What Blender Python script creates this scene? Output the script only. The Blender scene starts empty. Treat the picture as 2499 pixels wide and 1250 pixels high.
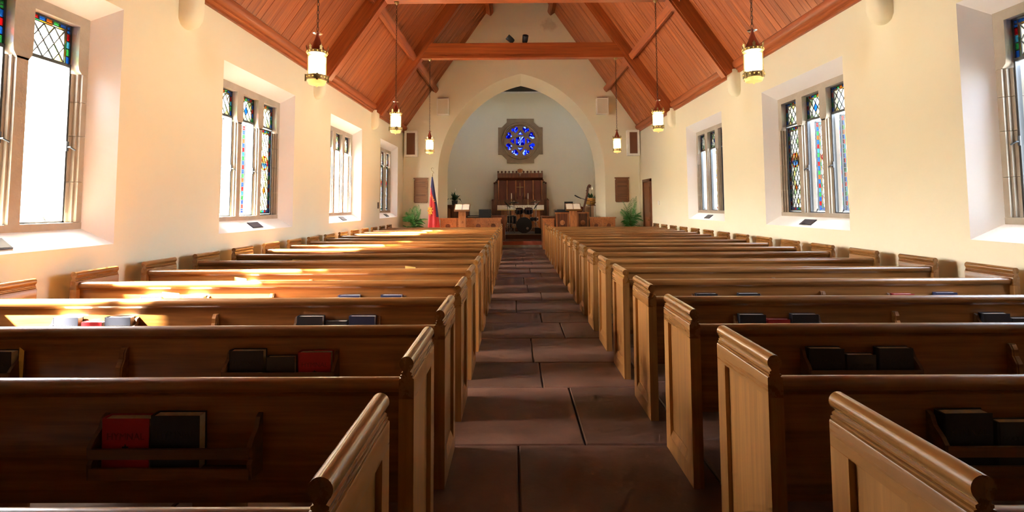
import bpy, bmesh, math, random
from mathutils import Vector, Matrix
random.seed(7)
C = bpy.context.scene.collection
S = bpy.context.scene
PI = math.pi

# ------------------------------------------------------------------ camera
F_PX, PP_Y, PITCH, ROLL, YAW, EYE = 1214.63, 427.32, .0615, .0053, -.0049, 1.5905
cd = bpy.data.cameras.new('camera'); cam = bpy.data.objects.new('camera', cd); C.objects.link(cam)
fw = Vector((math.sin(YAW)*math.cos(PITCH), math.cos(YAW)*math.cos(PITCH), math.sin(PITCH)))
r0 = Vector((math.cos(YAW), -math.sin(YAW), 0)); u0 = r0.cross(fw)
rt = r0*math.cos(ROLL) - u0*math.sin(ROLL); up = u0*math.cos(ROLL) + r0*math.sin(ROLL)
M = Matrix((rt, up, -fw)).transposed().to_4x4(); M.translation = (-.275, 0, EYE)
cam.matrix_world = M
cd.sensor_fit = 'HORIZONTAL'; cd.sensor_width = 36; cd.lens = F_PX/2499*36
cd.shift_y = -(625 - PP_Y)/2499; cd.clip_end = 300; cd.clip_start = .02
S.camera = cam

# ------------------------------------------------------------------ sky, sun, exposure
SKY, HAZE, SUN = 3.4, 9.0, 270.0
SUNDIR = Vector((1, .27, -.95))
w = bpy.data.worlds.new('world'); S.world = w; w.use_nodes = True
bg = w.node_tree.nodes['Background']
bg.inputs[0].default_value = (.94, .97, 1.0, 1); bg.inputs[1].default_value = HAZE          # even thin cloud
nt = w.node_tree; sky = nt.nodes.new('ShaderNodeTexSky'); sky.sky_type = 'NISHITA'; sky.sun_disc = False
sky.sun_elevation = math.atan2(-SUNDIR.z, math.hypot(SUNDIR.x, SUNDIR.y)); sky.sun_rotation = math.atan2(-SUNDIR.x, -SUNDIR.y)
sky.dust_density = 4.0; sky.air_density = 1.0
b2 = nt.nodes.new('ShaderNodeBackground'); b2.inputs[1].default_value = SKY; nt.links.new(sky.outputs[0], b2.inputs[0])
ads = nt.nodes.new('ShaderNodeAddShader'); nt.links.new(bg.outputs[0], ads.inputs[0]); nt.links.new(b2.outputs[0], ads.inputs[1])
nt.links.new(ads.outputs[0], nt.nodes['World Output'].inputs[0])
sd = bpy.data.lights.new('sun', 'SUN'); sun = bpy.data.objects.new('sun', sd); C.objects.link(sun)
sd.energy = SUN; sd.angle = math.radians(1.2); sd.color = (1, .93, .80)
sun.rotation_euler = SUNDIR.to_track_quat('-Z', 'Y').to_euler()
sun.location = (-30, 0, 30)
S.view_settings.view_transform = 'Standard'
S.view_settings.look = 'None'
S.view_settings.exposure = 1.2
S.view_settings.gamma = 1
S.view_settings.use_curve_mapping = False
try:
    S.cycles.use_denoising = True
    S.cycles.max_bounces = 7; S.cycles.diffuse_bounces = 5; S.cycles.glossy_bounces = 2; S.cycles.transparent_max_bounces = 12
    S.cycles.use_adaptive_sampling = True; S.cycles.adaptive_threshold = .06; S.cycles.adaptive_min_samples = 16
    S.cycles.sample_clamp_indirect = 12
    S.cycles.caustics_reflective = False; S.cycles.caustics_refractive = False
except Exception:
    pass

# ------------------------------------------------------------------ materials
def lin(r, g, b):
    f = lambda c: (c/255/12.92) if c/255 <= .04045 else ((c/255+.055)/1.055)**2.4
    return (f(r), f(g), f(b), 1)
def new(name):
    m = bpy.data.materials.new(name); m.use_nodes = True
    return m, m.node_tree.nodes, m.node_tree.links, m.node_tree.nodes['Principled BSDF']
def flat(name, col, rough=.5, metal=0, coat=0, var=.12, scale=9, bump=0):
    m, n, l, p = new(name)
    p.inputs['Roughness'].default_value = rough; p.inputs['Metallic'].default_value = metal
    p.inputs['Coat Weight'].default_value = coat
    tc = n.new('ShaderNodeTexCoord'); nz = n.new('ShaderNodeTexNoise'); nz.inputs['Scale'].default_value = scale
    nz.inputs['Detail'].default_value = 4
    l.new(tc.outputs['Object'], nz.inputs['Vector'])
    mx = n.new('ShaderNodeMix'); mx.data_type = 'RGBA'
    mx.inputs[6].default_value = tuple(c*(1-var) for c in col[:3]) + (1,)
    mx.inputs[7].default_value = tuple(min(1, c*(1+var)) for c in col[:3]) + (1,)
    l.new(nz.outputs['Fac'], mx.inputs[0]); l.new(mx.outputs[2], p.inputs['Base Color'])
    if bump:
        b = n.new('ShaderNodeBump'); b.inputs['Strength'].default_value = bump; b.inputs['Distance'].default_value = .01
        nb = n.new('ShaderNodeTexNoise'); nb.inputs['Scale'].default_value = scale*8; nb.inputs['Detail'].default_value = 3
        l.new(tc.outputs['Object'], nb.inputs['Vector']); l.new(nb.outputs['Fac'], b.inputs['Height']); l.new(b.outputs[0], p.inputs['Normal'])
    return m
def wood(name, c1, c2, axis, rough=.35, coat=.25, fine=28, lng=1.4, rnd=.25):
    m, n, l, p = new(name)
    p.inputs['Roughness'].default_value = rough; p.inputs['Coat Weight'].default_value = coat
    p.inputs['Coat Roughness'].default_value = .22
    tc = n.new('ShaderNodeTexCoord'); oi = n.new('ShaderNodeObjectInfo')
    mul = n.new('ShaderNodeVectorMath'); mul.operation = 'MULTIPLY_ADD'
    mp = n.new('ShaderNodeMapping'); sc = [fine]*3; sc['xyz'.index(axis)] = lng
    mp.inputs['Scale'].default_value = sc
    cmb = n.new('ShaderNodeCombineXYZ')
    for i in range(3): l.new(oi.outputs['Random'], cmb.inputs[i])
    mul.inputs[1].default_value = (11, 7, 5)
    l.new(cmb.outputs[0], mul.inputs[0]); l.new(tc.outputs['Object'], mul.inputs[2])
    l.new(mul.outputs[0], mp.inputs['Vector'])
    nz = n.new('ShaderNodeTexNoise'); nz.inputs['Scale'].default_value = 1; nz.inputs['Detail'].default_value = 4; nz.inputs['Roughness'].default_value = .6
    l.new(mp.outputs[0], nz.inputs['Vector'])
    cr = n.new('ShaderNodeValToRGB')
    cr.color_ramp.elements[0].position = .32; cr.color_ramp.elements[0].color = c1
    cr.color_ramp.elements[1].position = .70; cr.color_ramp.elements[1].color = c2
    l.new(nz.outputs['Fac'], cr.inputs[0])
    hs = n.new('ShaderNodeHueSaturation')
    mr = n.new('ShaderNodeMapRange'); mr.inputs[3].default_value = 1-rnd; mr.inputs[4].default_value = 1+rnd
    l.new(oi.outputs['Random'], mr.inputs[0]); l.new(mr.outputs[0], hs.inputs['Value'])
    l.new(cr.outputs[0], hs.inputs['Color']); l.new(hs.outputs[0], p.inputs['Base Color'])
    rr = n.new('ShaderNodeMapRange'); rr.inputs[3].default_value = rough*.8; rr.inputs[4].default_value = rough*1.25
    l.new(nz.outputs['Fac'], rr.inputs[0]); l.new(rr.outputs[0], p.inputs['Roughness'])
    return m
def glass(name, col, gloss=.06):
    m = bpy.data.materials.new(name); m.use_nodes = True; n = m.node_tree.nodes; l = m.node_tree.links; n.clear()
    o = n.new('ShaderNodeOutputMaterial'); t = n.new('ShaderNodeBsdfTransparent'); g = n.new('ShaderNodeBsdfGlossy'); mx = n.new('ShaderNodeMixShader')
    t.inputs[0].default_value = col; g.inputs['Roughness'].default_value = .12; mx.inputs[0].default_value = gloss
    l.new(t.outputs[0], mx.inputs[1]); l.new(g.outputs[0], mx.inputs[2]); l.new(mx.outputs[0], o.inputs[0])
    return m
def glow(name, col, strength):
    m, n, l, p = new(name)
    p.inputs['Base Color'].default_value = col
    p.inputs['Emission Color'].default_value = col; p.inputs['Emission Strength'].default_value = strength
    return m

PLASTER = flat('plaster', (.80, .75, .57, 1), .85, var=.03, scale=1.2, bump=.12)
PLASTER_LIT = flat('plaster_daylit', (.85, .84, .83, 1), .8, var=.02, scale=2, bump=.08)  # wall plaster made paler for the reveals: window glow put into the colour
STONE = flat('stone', (.36, .31, .25, 1), .85, var=.22, scale=5, bump=.25)
STONE_ROSE = flat('stone_rose', (.30, .22, .13, 1), .85, var=.25, scale=4, bump=.25)
PC1, PC2 = (.150, .058, .012, 1), (.290, .120, .030, 1)
PEW_X = wood('pew_wood_long', PC1, PC2, 'x', .30, .45, rnd=.12)
PEW_Z = wood('pew_wood_upright', (.215, .086, .018, 1), (.37, .165, .040, 1), 'z', .38, .3, rnd=.12)
PEW_Y = wood('pew_wood_cap', (.19, .075, .015, 1), (.29, .125, .028, 1), 'y', .27, .5, fine=18, lng=.8, rnd=.1)
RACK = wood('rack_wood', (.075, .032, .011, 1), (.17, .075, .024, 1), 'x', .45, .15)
RF1, RF2 = (.21, .042, .007, 1), (.42, .108, .020, 1)
PLANK = wood('roof_plank', RF1, RF2, 'x', .5, .1, fine=22, lng=.9, rnd=.16)
BEAM_X = wood('beam_wood_x', RF1, (.37, .085, .015, 1), 'x', .45, .15, fine=16, lng=.7, rnd=.08)
BEAM_Y = wood('beam_wood_y', RF1, (.37, .085, .015, 1), 'y', .45, .15, fine=16, lng=.7, rnd=.08)
ROOFDARK = flat('roof_joint', (.05, .016, .006, 1), .8)
CARVE = wood('carved_oak', (.23, .072, .019, 1), (.50, .18, .05, 1), 'z', .42, .2, rnd=.12)
DARKOAK = wood('dark_oak', (.070, .018, .006, 1), (.19, .052, .014, 1), 'z', .40, .25, rnd=.1)
PLAQUE = wood('plaque_wood', (.16, .070, .028, 1), (.30, .15, .065, 1), 'x', .45, .2)
DOORWOOD = wood('door_wood', (.16, .045, .014, 1), (.30, .10, .03, 1), 'z', .4, .2)
LEAD = flat('lead_came', (.035, .035, .04, 1), .5, .4)
IRON = flat('iron', (.045, .05, .055, 1), .5, .5)
BRASS = flat('brass', (.34, .25, .11, 1), .35, .85)
COPPER = flat('copper_red', (.30, .055, .022, 1), .4, .5)
CHROME = flat('chrome', (.75, .75, .78, 1), .15, 1)
BLACK = flat('black', (.008, .008, .010, 1), .7)
DRUMBLK = flat('drum_black', (.008, .009, .016, 1), .3, 0, .3)
WHITE = flat('white_paint', (.86, .84, .77, 1), .6)
CLOTH = flat('white_cloth', (.82, .78, .68, 1), .9)
PAPER = flat('paper', (.80, .75, .66, 1), .8)
YELLOWCARD = flat('yellow_card', (.72, .55, .16, 1), .8)
PAGES = flat('page_block', (.62, .57, .50, 1), .8, var=.2, scale=60)
GRILLE = flat('brown_grille', (.16, .055, .022, 1), .8, var=.3, scale=80)
SPKGREY = flat('speaker_mesh', (.66, .60, .47, 1), .8, var=.2, scale=120)
BK_BLACK = flat('book_black', (.012, .014, .024, 1), .45)
BK_RED = flat('book_red', (.36, .012, .020, 1), .45)
BK_BLUE = flat('book_blue', (.018, .032, .10, 1), .45)
BK_GREY = flat('book_grey', (.030, .033, .040, 1), .5)
GILT = flat('gilt_print', (.035, .033, .030, 1), .5, .3)
GILT_R = flat('gilt_print_red', (.20, .012, .012, 1), .5, .3)
CARPET = flat('red_carpet', (.40, .10, .05, 1), .95, var=.1, scale=40)
STAGE = flat('stage_carpet', (.12, .055, .035, 1), .95, var=.2, scale=30)
STEPSTONE = flat('step_stone', (.34, .28, .21, 1), .6, var=.2, scale=6)
RUG = flat('grey_rug', (.10, .10, .12, 1), .95, var=.3, scale=20)
LEAF = flat('palm_leaf', (.065, .27, .06, 1), .45, var=.4, scale=6)
LEAF2 = flat('dark_leaf', (.018, .07, .02, 1), .45, var=.4, scale=6)
STEMC = flat('stem', (.10, .16, .04, 1), .6)
POT = flat('dark_pot', (.03, .03, .035, 1), .5)
BASKET = flat('wicker', (.55, .28, .05, 1), .7, var=.3, scale=50)
FL_RED = flat('flag_red', (.50, .018, .022, 1), .6)
FL_BLUE = flat('flag_blue', (.022, .018, .085, 1), .6)
FL_YEL = flat('flag_yellow', (.80, .48, .06, 1), .6)
TEAL = flat('teal_plastic', (.03, .18, .20, 1), .5)
PINKBOX = flat('pale_box', (.42, .27, .18, 1), .7)
BASSWOOD = flat('bass_varnish', (.14, .022, .008, 1), .25, 0, .5, var=.4, scale=5)
LAMPCORE = glow('lamp_core', (1.0, .88, .64, 1), 75.0)
LAMPGLASS = None
LAMPBASE = glow('lamp_base_glass', (1.0, .66, .20, 1), .30)
GROUNDM = flat('outside_paving', (.42, .42, .40, 1), .9, var=.2, scale=.6)
G = dict(clear=glass('glass_clear', (.50, .51, .48, 1)), pale=glass('glass_pale', (.26, .32, .24, 1)), cream=glass('glass_cream', (.36, .33, .20, 1)), bright=glass('glass_bright', (.9, .9, .85, 1)),
         blue=glass('glass_blue', (.025, .10, .23, 1)), red=glass('glass_red', (.22, .018, .025, 1)), green=glass('glass_green', (.05, .18, .08, 1)),
         yellow=glass('glass_yellow', (.27, .19, .04, 1)), orange=glass('glass_orange', (.24, .10, .02, 1)), teal=glass('glass_teal', (.06, .17, .21, 1)),
         rose=glass('glass_deep_blue', (.0012, .0016, .075, 1)), roselt=glass('glass_mid_blue', (.012, .030, .20, 1)), rosewh=glass('glass_pale_blue', (.12, .15, .25, 1)))
def lampglass():
    m = bpy.data.materials.new('lamp_glass'); m.use_nodes = True; n = m.node_tree.nodes; l = m.node_tree.links; n.clear()
    o = n.new('ShaderNodeOutputMaterial'); t = n.new('ShaderNodeBsdfTransparent'); e = n.new('ShaderNodeEmission'); mx = n.new('ShaderNodeMixShader')
    t.inputs[0].default_value = (1, .9, .7, 1); e.inputs[0].default_value = (1, .72, .22, 1); e.inputs[1].default_value = .42; mx.inputs[0].default_value = .6
    l.new(t.outputs[0], mx.inputs[1]); l.new(e.outputs[0], mx.inputs[2]); l.new(mx.outputs[0], o.inputs[0]); return m
LAMPGLASS = lampglass()
for m_ in (LAMPBASE, LAMPGLASS): m_.cycles.emission_sampling = 'NONE'
AMBER = glass('glass_amber', (.95, .84, .64, 1))  # pane of the added chancel window, tinted to warm its light
# stone floor: procedural slate
def slate():
    m, n, l, p = new('slate')
    tc = n.new('ShaderNodeTexCoord'); oi = n.new('ShaderNodeObjectInfo')
    nz = n.new('ShaderNodeTexNoise'); nz.inputs['Scale'].default_value = 3.5; nz.inputs['Detail'].default_value = 8; nz.inputs['Roughness'].default_value = .65
    add = n.new('ShaderNodeVectorMath'); add.operation = 'ADD'
    l.new(tc.outputs['Object'], add.inputs[0]); l.new(oi.outputs['Location'], add.inputs[1]); l.new(add.outputs[0], nz.inputs['Vector'])
    cr = n.new('ShaderNodeValToRGB'); cr.color_ramp.elements[0].position = .3; cr.color_ramp.elements[1].position = .72
    cr.color_ramp.elements[0].color = (.045, .020, .011, 1); cr.color_ramp.elements[1].color = (.125, .060, .036, 1)
    l.new(nz.outputs['Fac'], cr.inputs[0])
    hs = n.new('ShaderNodeHueSaturation'); mr = n.new('ShaderNodeMapRange'); mr.inputs[3].default_value = .75; mr.inputs[4].default_value = 1.25
    l.new(oi.outputs['Random'], mr.inputs[0]); l.new(mr.outputs[0], hs.inputs['Value']); l.new(cr.outputs[0], hs.inputs['Color'])
    l.new(hs.outputs[0], p.inputs['Base Color'])
    rr = n.new('ShaderNodeMapRange'); rr.inputs[3].default_value = .30; rr.inputs[4].default_value = .62
    l.new(nz.outputs['Fac'], rr.inputs[0]); l.new(rr.outputs[0], p.inputs['Roughness'])
    b = n.new('ShaderNodeBump'); b.inputs['Strength'].default_value = .25; b.inputs['Distance'].default_value = .02
    l.new(nz.outputs['Fac'], b.inputs['Height']); l.new(b.outputs[0], p.inputs['Normal'])
    return m
SLATE = slate()
FLOORB = flat('floor_base', (.085, .070, .060, 1), .5, var=.3, scale=3, bump=.1)

# ------------------------------------------------------------------ mesh helpers
class MB:
    def __init__(s): s.v = []; s.f = []; s.m = []
    def face(s, pts, m=0):
        i = len(s.v); s.v += [tuple(p) for p in pts]; s.f.append(tuple(range(i, i+len(pts)))); s.m.append(m); return s
    def box(s, x0, x1, y0, y1, z0, z1, m=0, T=None):
        P = [(x0,y0,z0),(x1,y0,z0),(x1,y1,z0),(x0,y1,z0),(x0,y0,z1),(x1,y0,z1),(x1,y1,z1),(x0,y1,z1)]
        if T is not None: P = [tuple(T @ Vector(p)) for p in P]
        i = len(s.v); s.v += P
        for q in ((0,3,2,1),(4,5,6,7),(0,1,5,4),(1,2,6,5),(2,3,7,6),(3,0,4,7)):
            s.f.append(tuple(i+k for k in q)); s.m.append(m)
        return s
    def prism(s, prof, axis, a, b, m=0, T=None):
        def mk(p, t):
            q = {'x': (t, p[0], p[1]), 'y': (p[0], t, p[1]), 'z': (p[0], p[1], t)}[axis]
            return tuple(T @ Vector(q)) if T is not None else q
        n = len(prof); i = len(s.v)
        s.v += [mk(p, a) for p in prof] + [mk(p, b) for p in prof]
        s.f.append(tuple(i+k for k in range(n))[::-1]); s.m.append(m)
        s.f.append(tuple(i+n+k for k in range(n))); s.m.append(m)
        for k in range(n):
            k2 = (k+1) % n; s.f.append((i+k, i+k2, i+n+k2, i+n+k)); s.m.append(m)
        return s
    def loft(s, rings, m=0, closed=True, caps=True):
        i = len(s.v); n = len(rings[0])
        for r in rings: s.v += [tuple(p) for p in r]
        for a in range(len(rings)-1):
            for k in range(n if closed else n-1):
                k2 = (k+1) % n
                s.f.append((i+a*n+k, i+a*n+k2, i+(a+1)*n+k2, i+(a+1)*n+k)); s.m.append(m)
        if caps and closed:
            s.f.append(tuple(i+k for k in range(n))[::-1]); s.m.append(m)
            j = i+(len(rings)-1)*n
            s.f.append(tuple(j+k for k in range(n))); s.m.append(m)
        return s
    def tube(s, path, r, n=8, m=0):
        path = [Vector(p) for p in path]; rings = []
        rs = r if isinstance(r, (list, tuple)) else [r]*len(path)
        for k, p in enumerate(path):
            d = (path[min(k+1, len(path)-1)] - path[max(k-1, 0)])
            d.normalize()
            a = d.cross(Vector((0, 0, 1)))
            if a.length < .05: a = d.cross(Vector((1, 0, 0)))
            a.normalize(); b = d.cross(a)
            rings.append([p + (a*math.cos(t*2*PI/n) + b*math.sin(t*2*PI/n))*rs[k] for t in range(n)])
        return s.loft(rings, m)
    def lathe(s, prof, n=20, c=(0,0,0), m=0, T=None):
        rings = []
        for r, z in prof:
            ring = [Vector((r*math.cos(t*2*PI/n), r*math.sin(t*2*PI/n), z)) for t in range(n)]
            if T is not None: ring = [T @ p for p in ring]
            rings.append([p + Vector(c) for p in ring])
        return s.loft(rings, m)
    def xform(s, T): s.v = [tuple(T @ Vector(p)) for p in s.v]; return s
    def mesh(s, name, mats, smooth=True):
        me = bpy.data.meshes.new(name); me.from_pydata(s.v, [], s.f)
        for m in (mats if isinstance(mats, (list, tuple)) else [mats]): me.materials.append(m)
        me.polygons.foreach_set('material_index', s.m)
        bm = bmesh.new(); bm.from_mesh(me); bmesh.ops.recalc_face_normals(bm, faces=bm.faces); bm.to_mesh(me); bm.free()
        if smooth:
            me.polygons.foreach_set('use_smooth', [True]*len(me.polygons)); me.set_sharp_from_angle(angle=math.radians(35))
        return me
    def build(s, name, mats, parent=None, loc=None, smooth=True):
        return put(name, s.mesh(name, mats, smooth), parent, loc)
def put(name, me, parent=None, loc=None, rot=None):
    o = bpy.data.objects.new(name, me); C.objects.link(o); o.parent = parent
    if loc is not None: o.location = loc
    if rot is not None: o.rotation_euler = rot
    return o
def tag(o, label, cat, group=None):
    o['label'] = label; o['category'] = cat
    if group: o['group'] = group
    return o
def thing(name, label, cat, loc=(0,0,0), rz=0, group=None):
    o = put(name, None, None, loc, (0, 0, rz)); return tag(o, label, cat, group)
def struct(o): o['kind'] = 'structure'; return o
def copy_tree(o, parent=None):
    c = o.copy(); C.objects.link(c); c.parent = parent
    for ch in list(o.children): copy_tree(ch, c)
    return c
def from_obj(ob):
    C.objects.link(ob); bpy.context.view_layer.update()
    dg = bpy.context.evaluated_depsgraph_get()
    me = bpy.data.meshes.new_from_object(ob.evaluated_get(dg)); d = ob.data
    bpy.data.objects.remove(ob); bpy.data.curves.remove(d)
    return me
def plate(splines, depth, mats):      # flat plate with holes, in x-y, extruded +-depth in z
    cu = bpy.data.curves.new('plate', 'CURVE'); cu.dimensions = '2D'; cu.fill_mode = 'BOTH'; cu.extrude = depth
    for sp in splines:
        q = cu.splines.new('POLY'); q.points.add(len(sp)-1); q.use_cyclic_u = True
        for p, pt in zip(q.points, sp): p.co = (pt[0], pt[1], 0, 1)
    me = from_obj(bpy.data.objects.new('plate', cu)); me.materials.clear(); me.materials.append(mats); return me
def text(body, size, mat, depth=.0008):
    cu = bpy.data.curves.new('lettering', 'FONT'); cu.body = body; cu.size = size; cu.extrude = depth
    cu.align_x = 'CENTER'; cu.align_y = 'CENTER'; cu.resolution_u = 2
    me = from_obj(bpy.data.objects.new('lettering', cu)); me.materials.clear(); me.materials.append(mat); return me
def arc(cx, cy, r, a0, a1, n): return [(cx+r*math.cos(a0+(a1-a0)*k/n), cy+r*math.sin(a0+(a1-a0)*k/n)) for k in range(n+1)]

# ------------------------------------------------------------------ the shell
HW = 4.625                  # half width of the nave
EAVE = 4.55; SLOPE = 1.44; YB, YF = -4.6, 19.4
WD = .23                    # depth of the plaster reveal before the stone frame
WINS = [(-1.37, 1.06), (2.98, 5.41), (7.33, 9.76), (11.68, 14.11), (16.06, 18.49)]
Z0, Z1, ZI0, ZI1 = 1.20, 3.80, 1.38, 3.60
SPL = .17
TRUSS = [6.45, 10.80, 15.15]

MB().box(-HW-.6, HW+.6, YB-.5, 25.2, -.30, -.035).build('floor', FLOORB)['kind'] = 'structure'
FLOOR = bpy.data.objects['floor']
def wall_side(sg, name, wins):
    b = MB(); P = lambda w, y, z: (sg*(HW+w), y, z)
    q = lambda a, c, d, e: b.face([a, c, d, e])
    top = EAVE+.25
    y = YB
    for (u0, u1) in wins + [(YF+.6, None)]:
        q(P(0, y, -.04), P(0, u0, -.04), P(0, u0, top), P(0, y, top))
        q(P(.6, y, -.04), P(.6, u0 + (SPL if u1 else 0), -.04), P(.6, u0 + (SPL if u1 else 0), top), P(.6, y, top))
        if u1 is None: break
        i0, i1 = u0+SPL, u1-SPL
        q(P(0, u0, -.04), P(0, u1, -.04), P(0, u1, Z0), P(0, u0, Z0)); q(P(0, u0, Z1), P(0, u1, Z1), P(0, u1, top), P(0, u0, top))
        q(P(.6, i0, -.04), P(.6, i1, -.04), P(.6, i1, ZI0), P(.6, i0, ZI0)); q(P(.6, i0, ZI1), P(.6, i1, ZI1), P(.6, i1, top), P(.6, i0, top))
        A = [P(0, u0, Z0), P(0, u1, Z0), P(0, u1, Z1), P(0, u0, Z1)]
        B = [P(WD, i0, ZI0), P(WD, i1, ZI0), P(WD, i1, ZI1), P(WD, i0, ZI1)]
        D = [P(.6, i0, ZI0), P(.6, i1, ZI0), P(.6, i1, ZI1), P(.6, i0, ZI1)]
        for k in range(4):
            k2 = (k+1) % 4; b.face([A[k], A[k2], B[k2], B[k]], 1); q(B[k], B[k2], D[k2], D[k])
        # close the outer face back to the same line as the inner wall
        y = u1
        q(P(.6, i1, -.04), P(.6, u1, -.04), P(.6, u1, top), P(.6, i1, top))
        q(P(.6, u0, -.04), P(.6, i0, -.04), P(.6, i0, top), P(.6, u0, top))
    q(P(0, YB, top), P(0, YF+.6, top), P(.6, YF+.6, top), P(.6, YB, top))
    o = b.build(name, [PLASTER, PLASTER_LIT], smooth=False); return struct(o)
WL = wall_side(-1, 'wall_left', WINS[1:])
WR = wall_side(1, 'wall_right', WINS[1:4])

# corbels under the trusses: a tongue with rounded foot
cm = MB()
prof = [(0, .58), (.20, .58), (.20, .22), (.18, .11), (.12, .03), (.04, 0), (0, 0)]
rings = []
for k in range(9):
    t = -1 + 2*k/8; rr = math.sqrt(max(0, 1-t*t))
    rings.append([(x*(.55+.45*rr) if x else 0, t*.15, (z if z > .4 else z + (1-rr)*.10)) for x, z in prof])
cm.loft(rings)
corb = cm.mesh('corbel', PLASTER)
for sg, wl in ((-1, WL), (1, WR)):
    for ty in TRUSS:
        put('corbel', corb, wl, (sg*HW, ty, EAVE-.60), (0, 0, 0 if sg < 0 else PI))

# far gable wall with the pointed chancel arch
def arch_z(x, a, apex, zs):
    h = apex-zs; e = (h*h-a*a)/(2*a); R = a+e; ax = abs(x)
    return zs + math.sqrt(max(0, R*R-(ax+e)**2))
AF, AB = (3.26, 6.80, 2.795), (2.97, 6.45, 2.795)
def roof_z(x): return EAVE + SLOPE*(HW-abs(x))
b = MB(); N = 48
def ys(a): return [math.sin(-PI/2 + PI*k/N)*a for k in range(N+1)]
for (a, ap, zs), Y in ((AF, YF), (AB, YF+.6)):
    xs = ys(a)
    for k in range(N):
        b.face([(xs[k], Y, arch_z(xs[k], a, ap, zs)), (xs[k+1], Y, arch_z(xs[k+1], a, ap, zs)), (xs[k+1], Y, roof_z(xs[k+1])+.3), (xs[k], Y, roof_z(xs[k])+.3)])
    for s in (-1, 1):
        b.face([(s*a, Y, -.04), (s*(HW+.6), Y, -.04), (s*(HW+.6), Y, roof_z(HW+.6)+.3), (s*a, Y, roof_z(a)+.3)])
xf, xb = ys(AF[0]), ys(AB[0])
pf = [(-AF[0], -.04)] + [(x, arch_z(x, *AF)) for x in xf] + [(AF[0], -.04)]
pb = [(-AB[0], -.04)] + [(x, arch_z(x, *AB)) for x in xb] + [(AB[0], -.04)]
for k in range(len(pf)-1):
    b.face([(pf[k][0], YF, pf[k][1]), (pf[k+1][0], YF, pf[k+1][1]), (pb[k+1][0], YF+.6, pb[k+1][1]), (pb[k][0], YF+.6, pb[k][1])])
GABLE = flat('plaster_gable', (.80, .75, .57, 1), .85, var=.03, scale=1.2, bump=.12)
def stain(m, cx, cz):          # flaked damp patch high on the gable
    n, l = m.node_tree.nodes, m.node_tree.links; p = n['Principled BSDF']
    src = p.inputs['Base Color'].links[0].from_socket
    tc = n.new('ShaderNodeTexCoord'); mp = n.new('ShaderNodeMapping'); mp.inputs['Location'].default_value = (-cx*1.3, 0, -cz*1.6); mp.inputs['Scale'].default_value = (1.3, 0, 1.6)
    ln = n.new('ShaderNodeVectorMath'); ln.operation = 'LENGTH'; nz = n.new('ShaderNodeTexNoise'); nz.inputs['Scale'].default_value = 5; nz.inputs['Detail'].default_value = 8
    l.new(tc.outputs['Object'], mp.inputs[0]); l.new(mp.outputs[0], ln.inputs[0]); l.new(tc.outputs['Object'], nz.inputs[0])
    ad = n.new('ShaderNodeMath'); ad.operation = 'ADD'; l.new(ln.outputs['Value'], ad.inputs[0]); l.new(nz.outputs['Fac'], ad.inputs[1])
    mr = n.new('ShaderNodeMapRange'); mr.inputs[1].default_value = .72; mr.inputs[2].default_value = 1.0; mr.inputs[3].default_value = .42; mr.inputs[4].default_value = 0
    l.new(ad.outputs[0], mr.inputs[0]); mx = n.new('ShaderNodeMix'); mx.data_type = 'RGBA'; mx.inputs[7].default_value = (.42, .28, .15, 1)
    l.new(mr.outputs[0], mx.inputs[0]); l.new(src, mx.inputs[6]); l.new(mx.outputs[2], p.inputs['Base Color'])
stain(GABLE, 1.12, 8.75)
struct(b.build('wall_front', GABLE, smooth=False))
b = MB()
b.face([(-HW-.6, YB, -.04), (HW+.6, YB, -.04), (HW+.6, YB, roof_z(HW+.6)+.3), (0, YB, roof_z(0)+.3), (-HW-.6, YB, roof_z(HW+.6)+.3)])
struct(b.build('wall_back', PLASTER, smooth=False))

# chancel behind the arch
CX, CY, CZ = 3.6, 24.5, 7.25
b = MB(); CW = (21.3, 22.4, 1.9, 3.7)
b.box(-CX-.25, -CX, YF+.6, CY+.3, -.04, CZ+.1)
for s in (1,):
    x0, x1 = sorted((s*CX, s*(CX+.25)))
    b.box(x0, x1, YF+.6, CW[0], -.04, CZ+.1); b.box(x0, x1, CW[1], CY+.3, -.04, CZ+.1)
    b.box(x0, x1, CW[0], CW[1], -.04, CW[2]); b.box(x0, x1, CW[0], CW[1], CW[3], CZ+.1)
struct(b.build('wall_chancel_sides', PLASTER, smooth=False))
b = MB(); rx, rz, rh = .03, 4.78, .765
b.box(-CX, rx-rh, CY, CY+.3, -.04, CZ+.1); b.box(rx+rh, CX, CY, CY+.3, -.04, CZ+.1)
b.box(rx-rh, rx+rh, CY, CY+.3, -.04, rz-rh); b.box(rx-rh, rx+rh, CY, CY+.3, rz+rh, CZ+.1)
struct(b.build('wall_chancel', PLASTER, smooth=False))
struct(MB().box(-CX-.2, CX+.2, YF+.6, CY+.3, CZ, CZ+.2).build('ceiling_chancel', flat('dark_ceiling', (.03, .03, .035, 1), .9)))
struct(MB().box(-CX, CX, CY-.06, CY, CZ-.08, CZ-.0).build('trim_1', WHITE))

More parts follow.
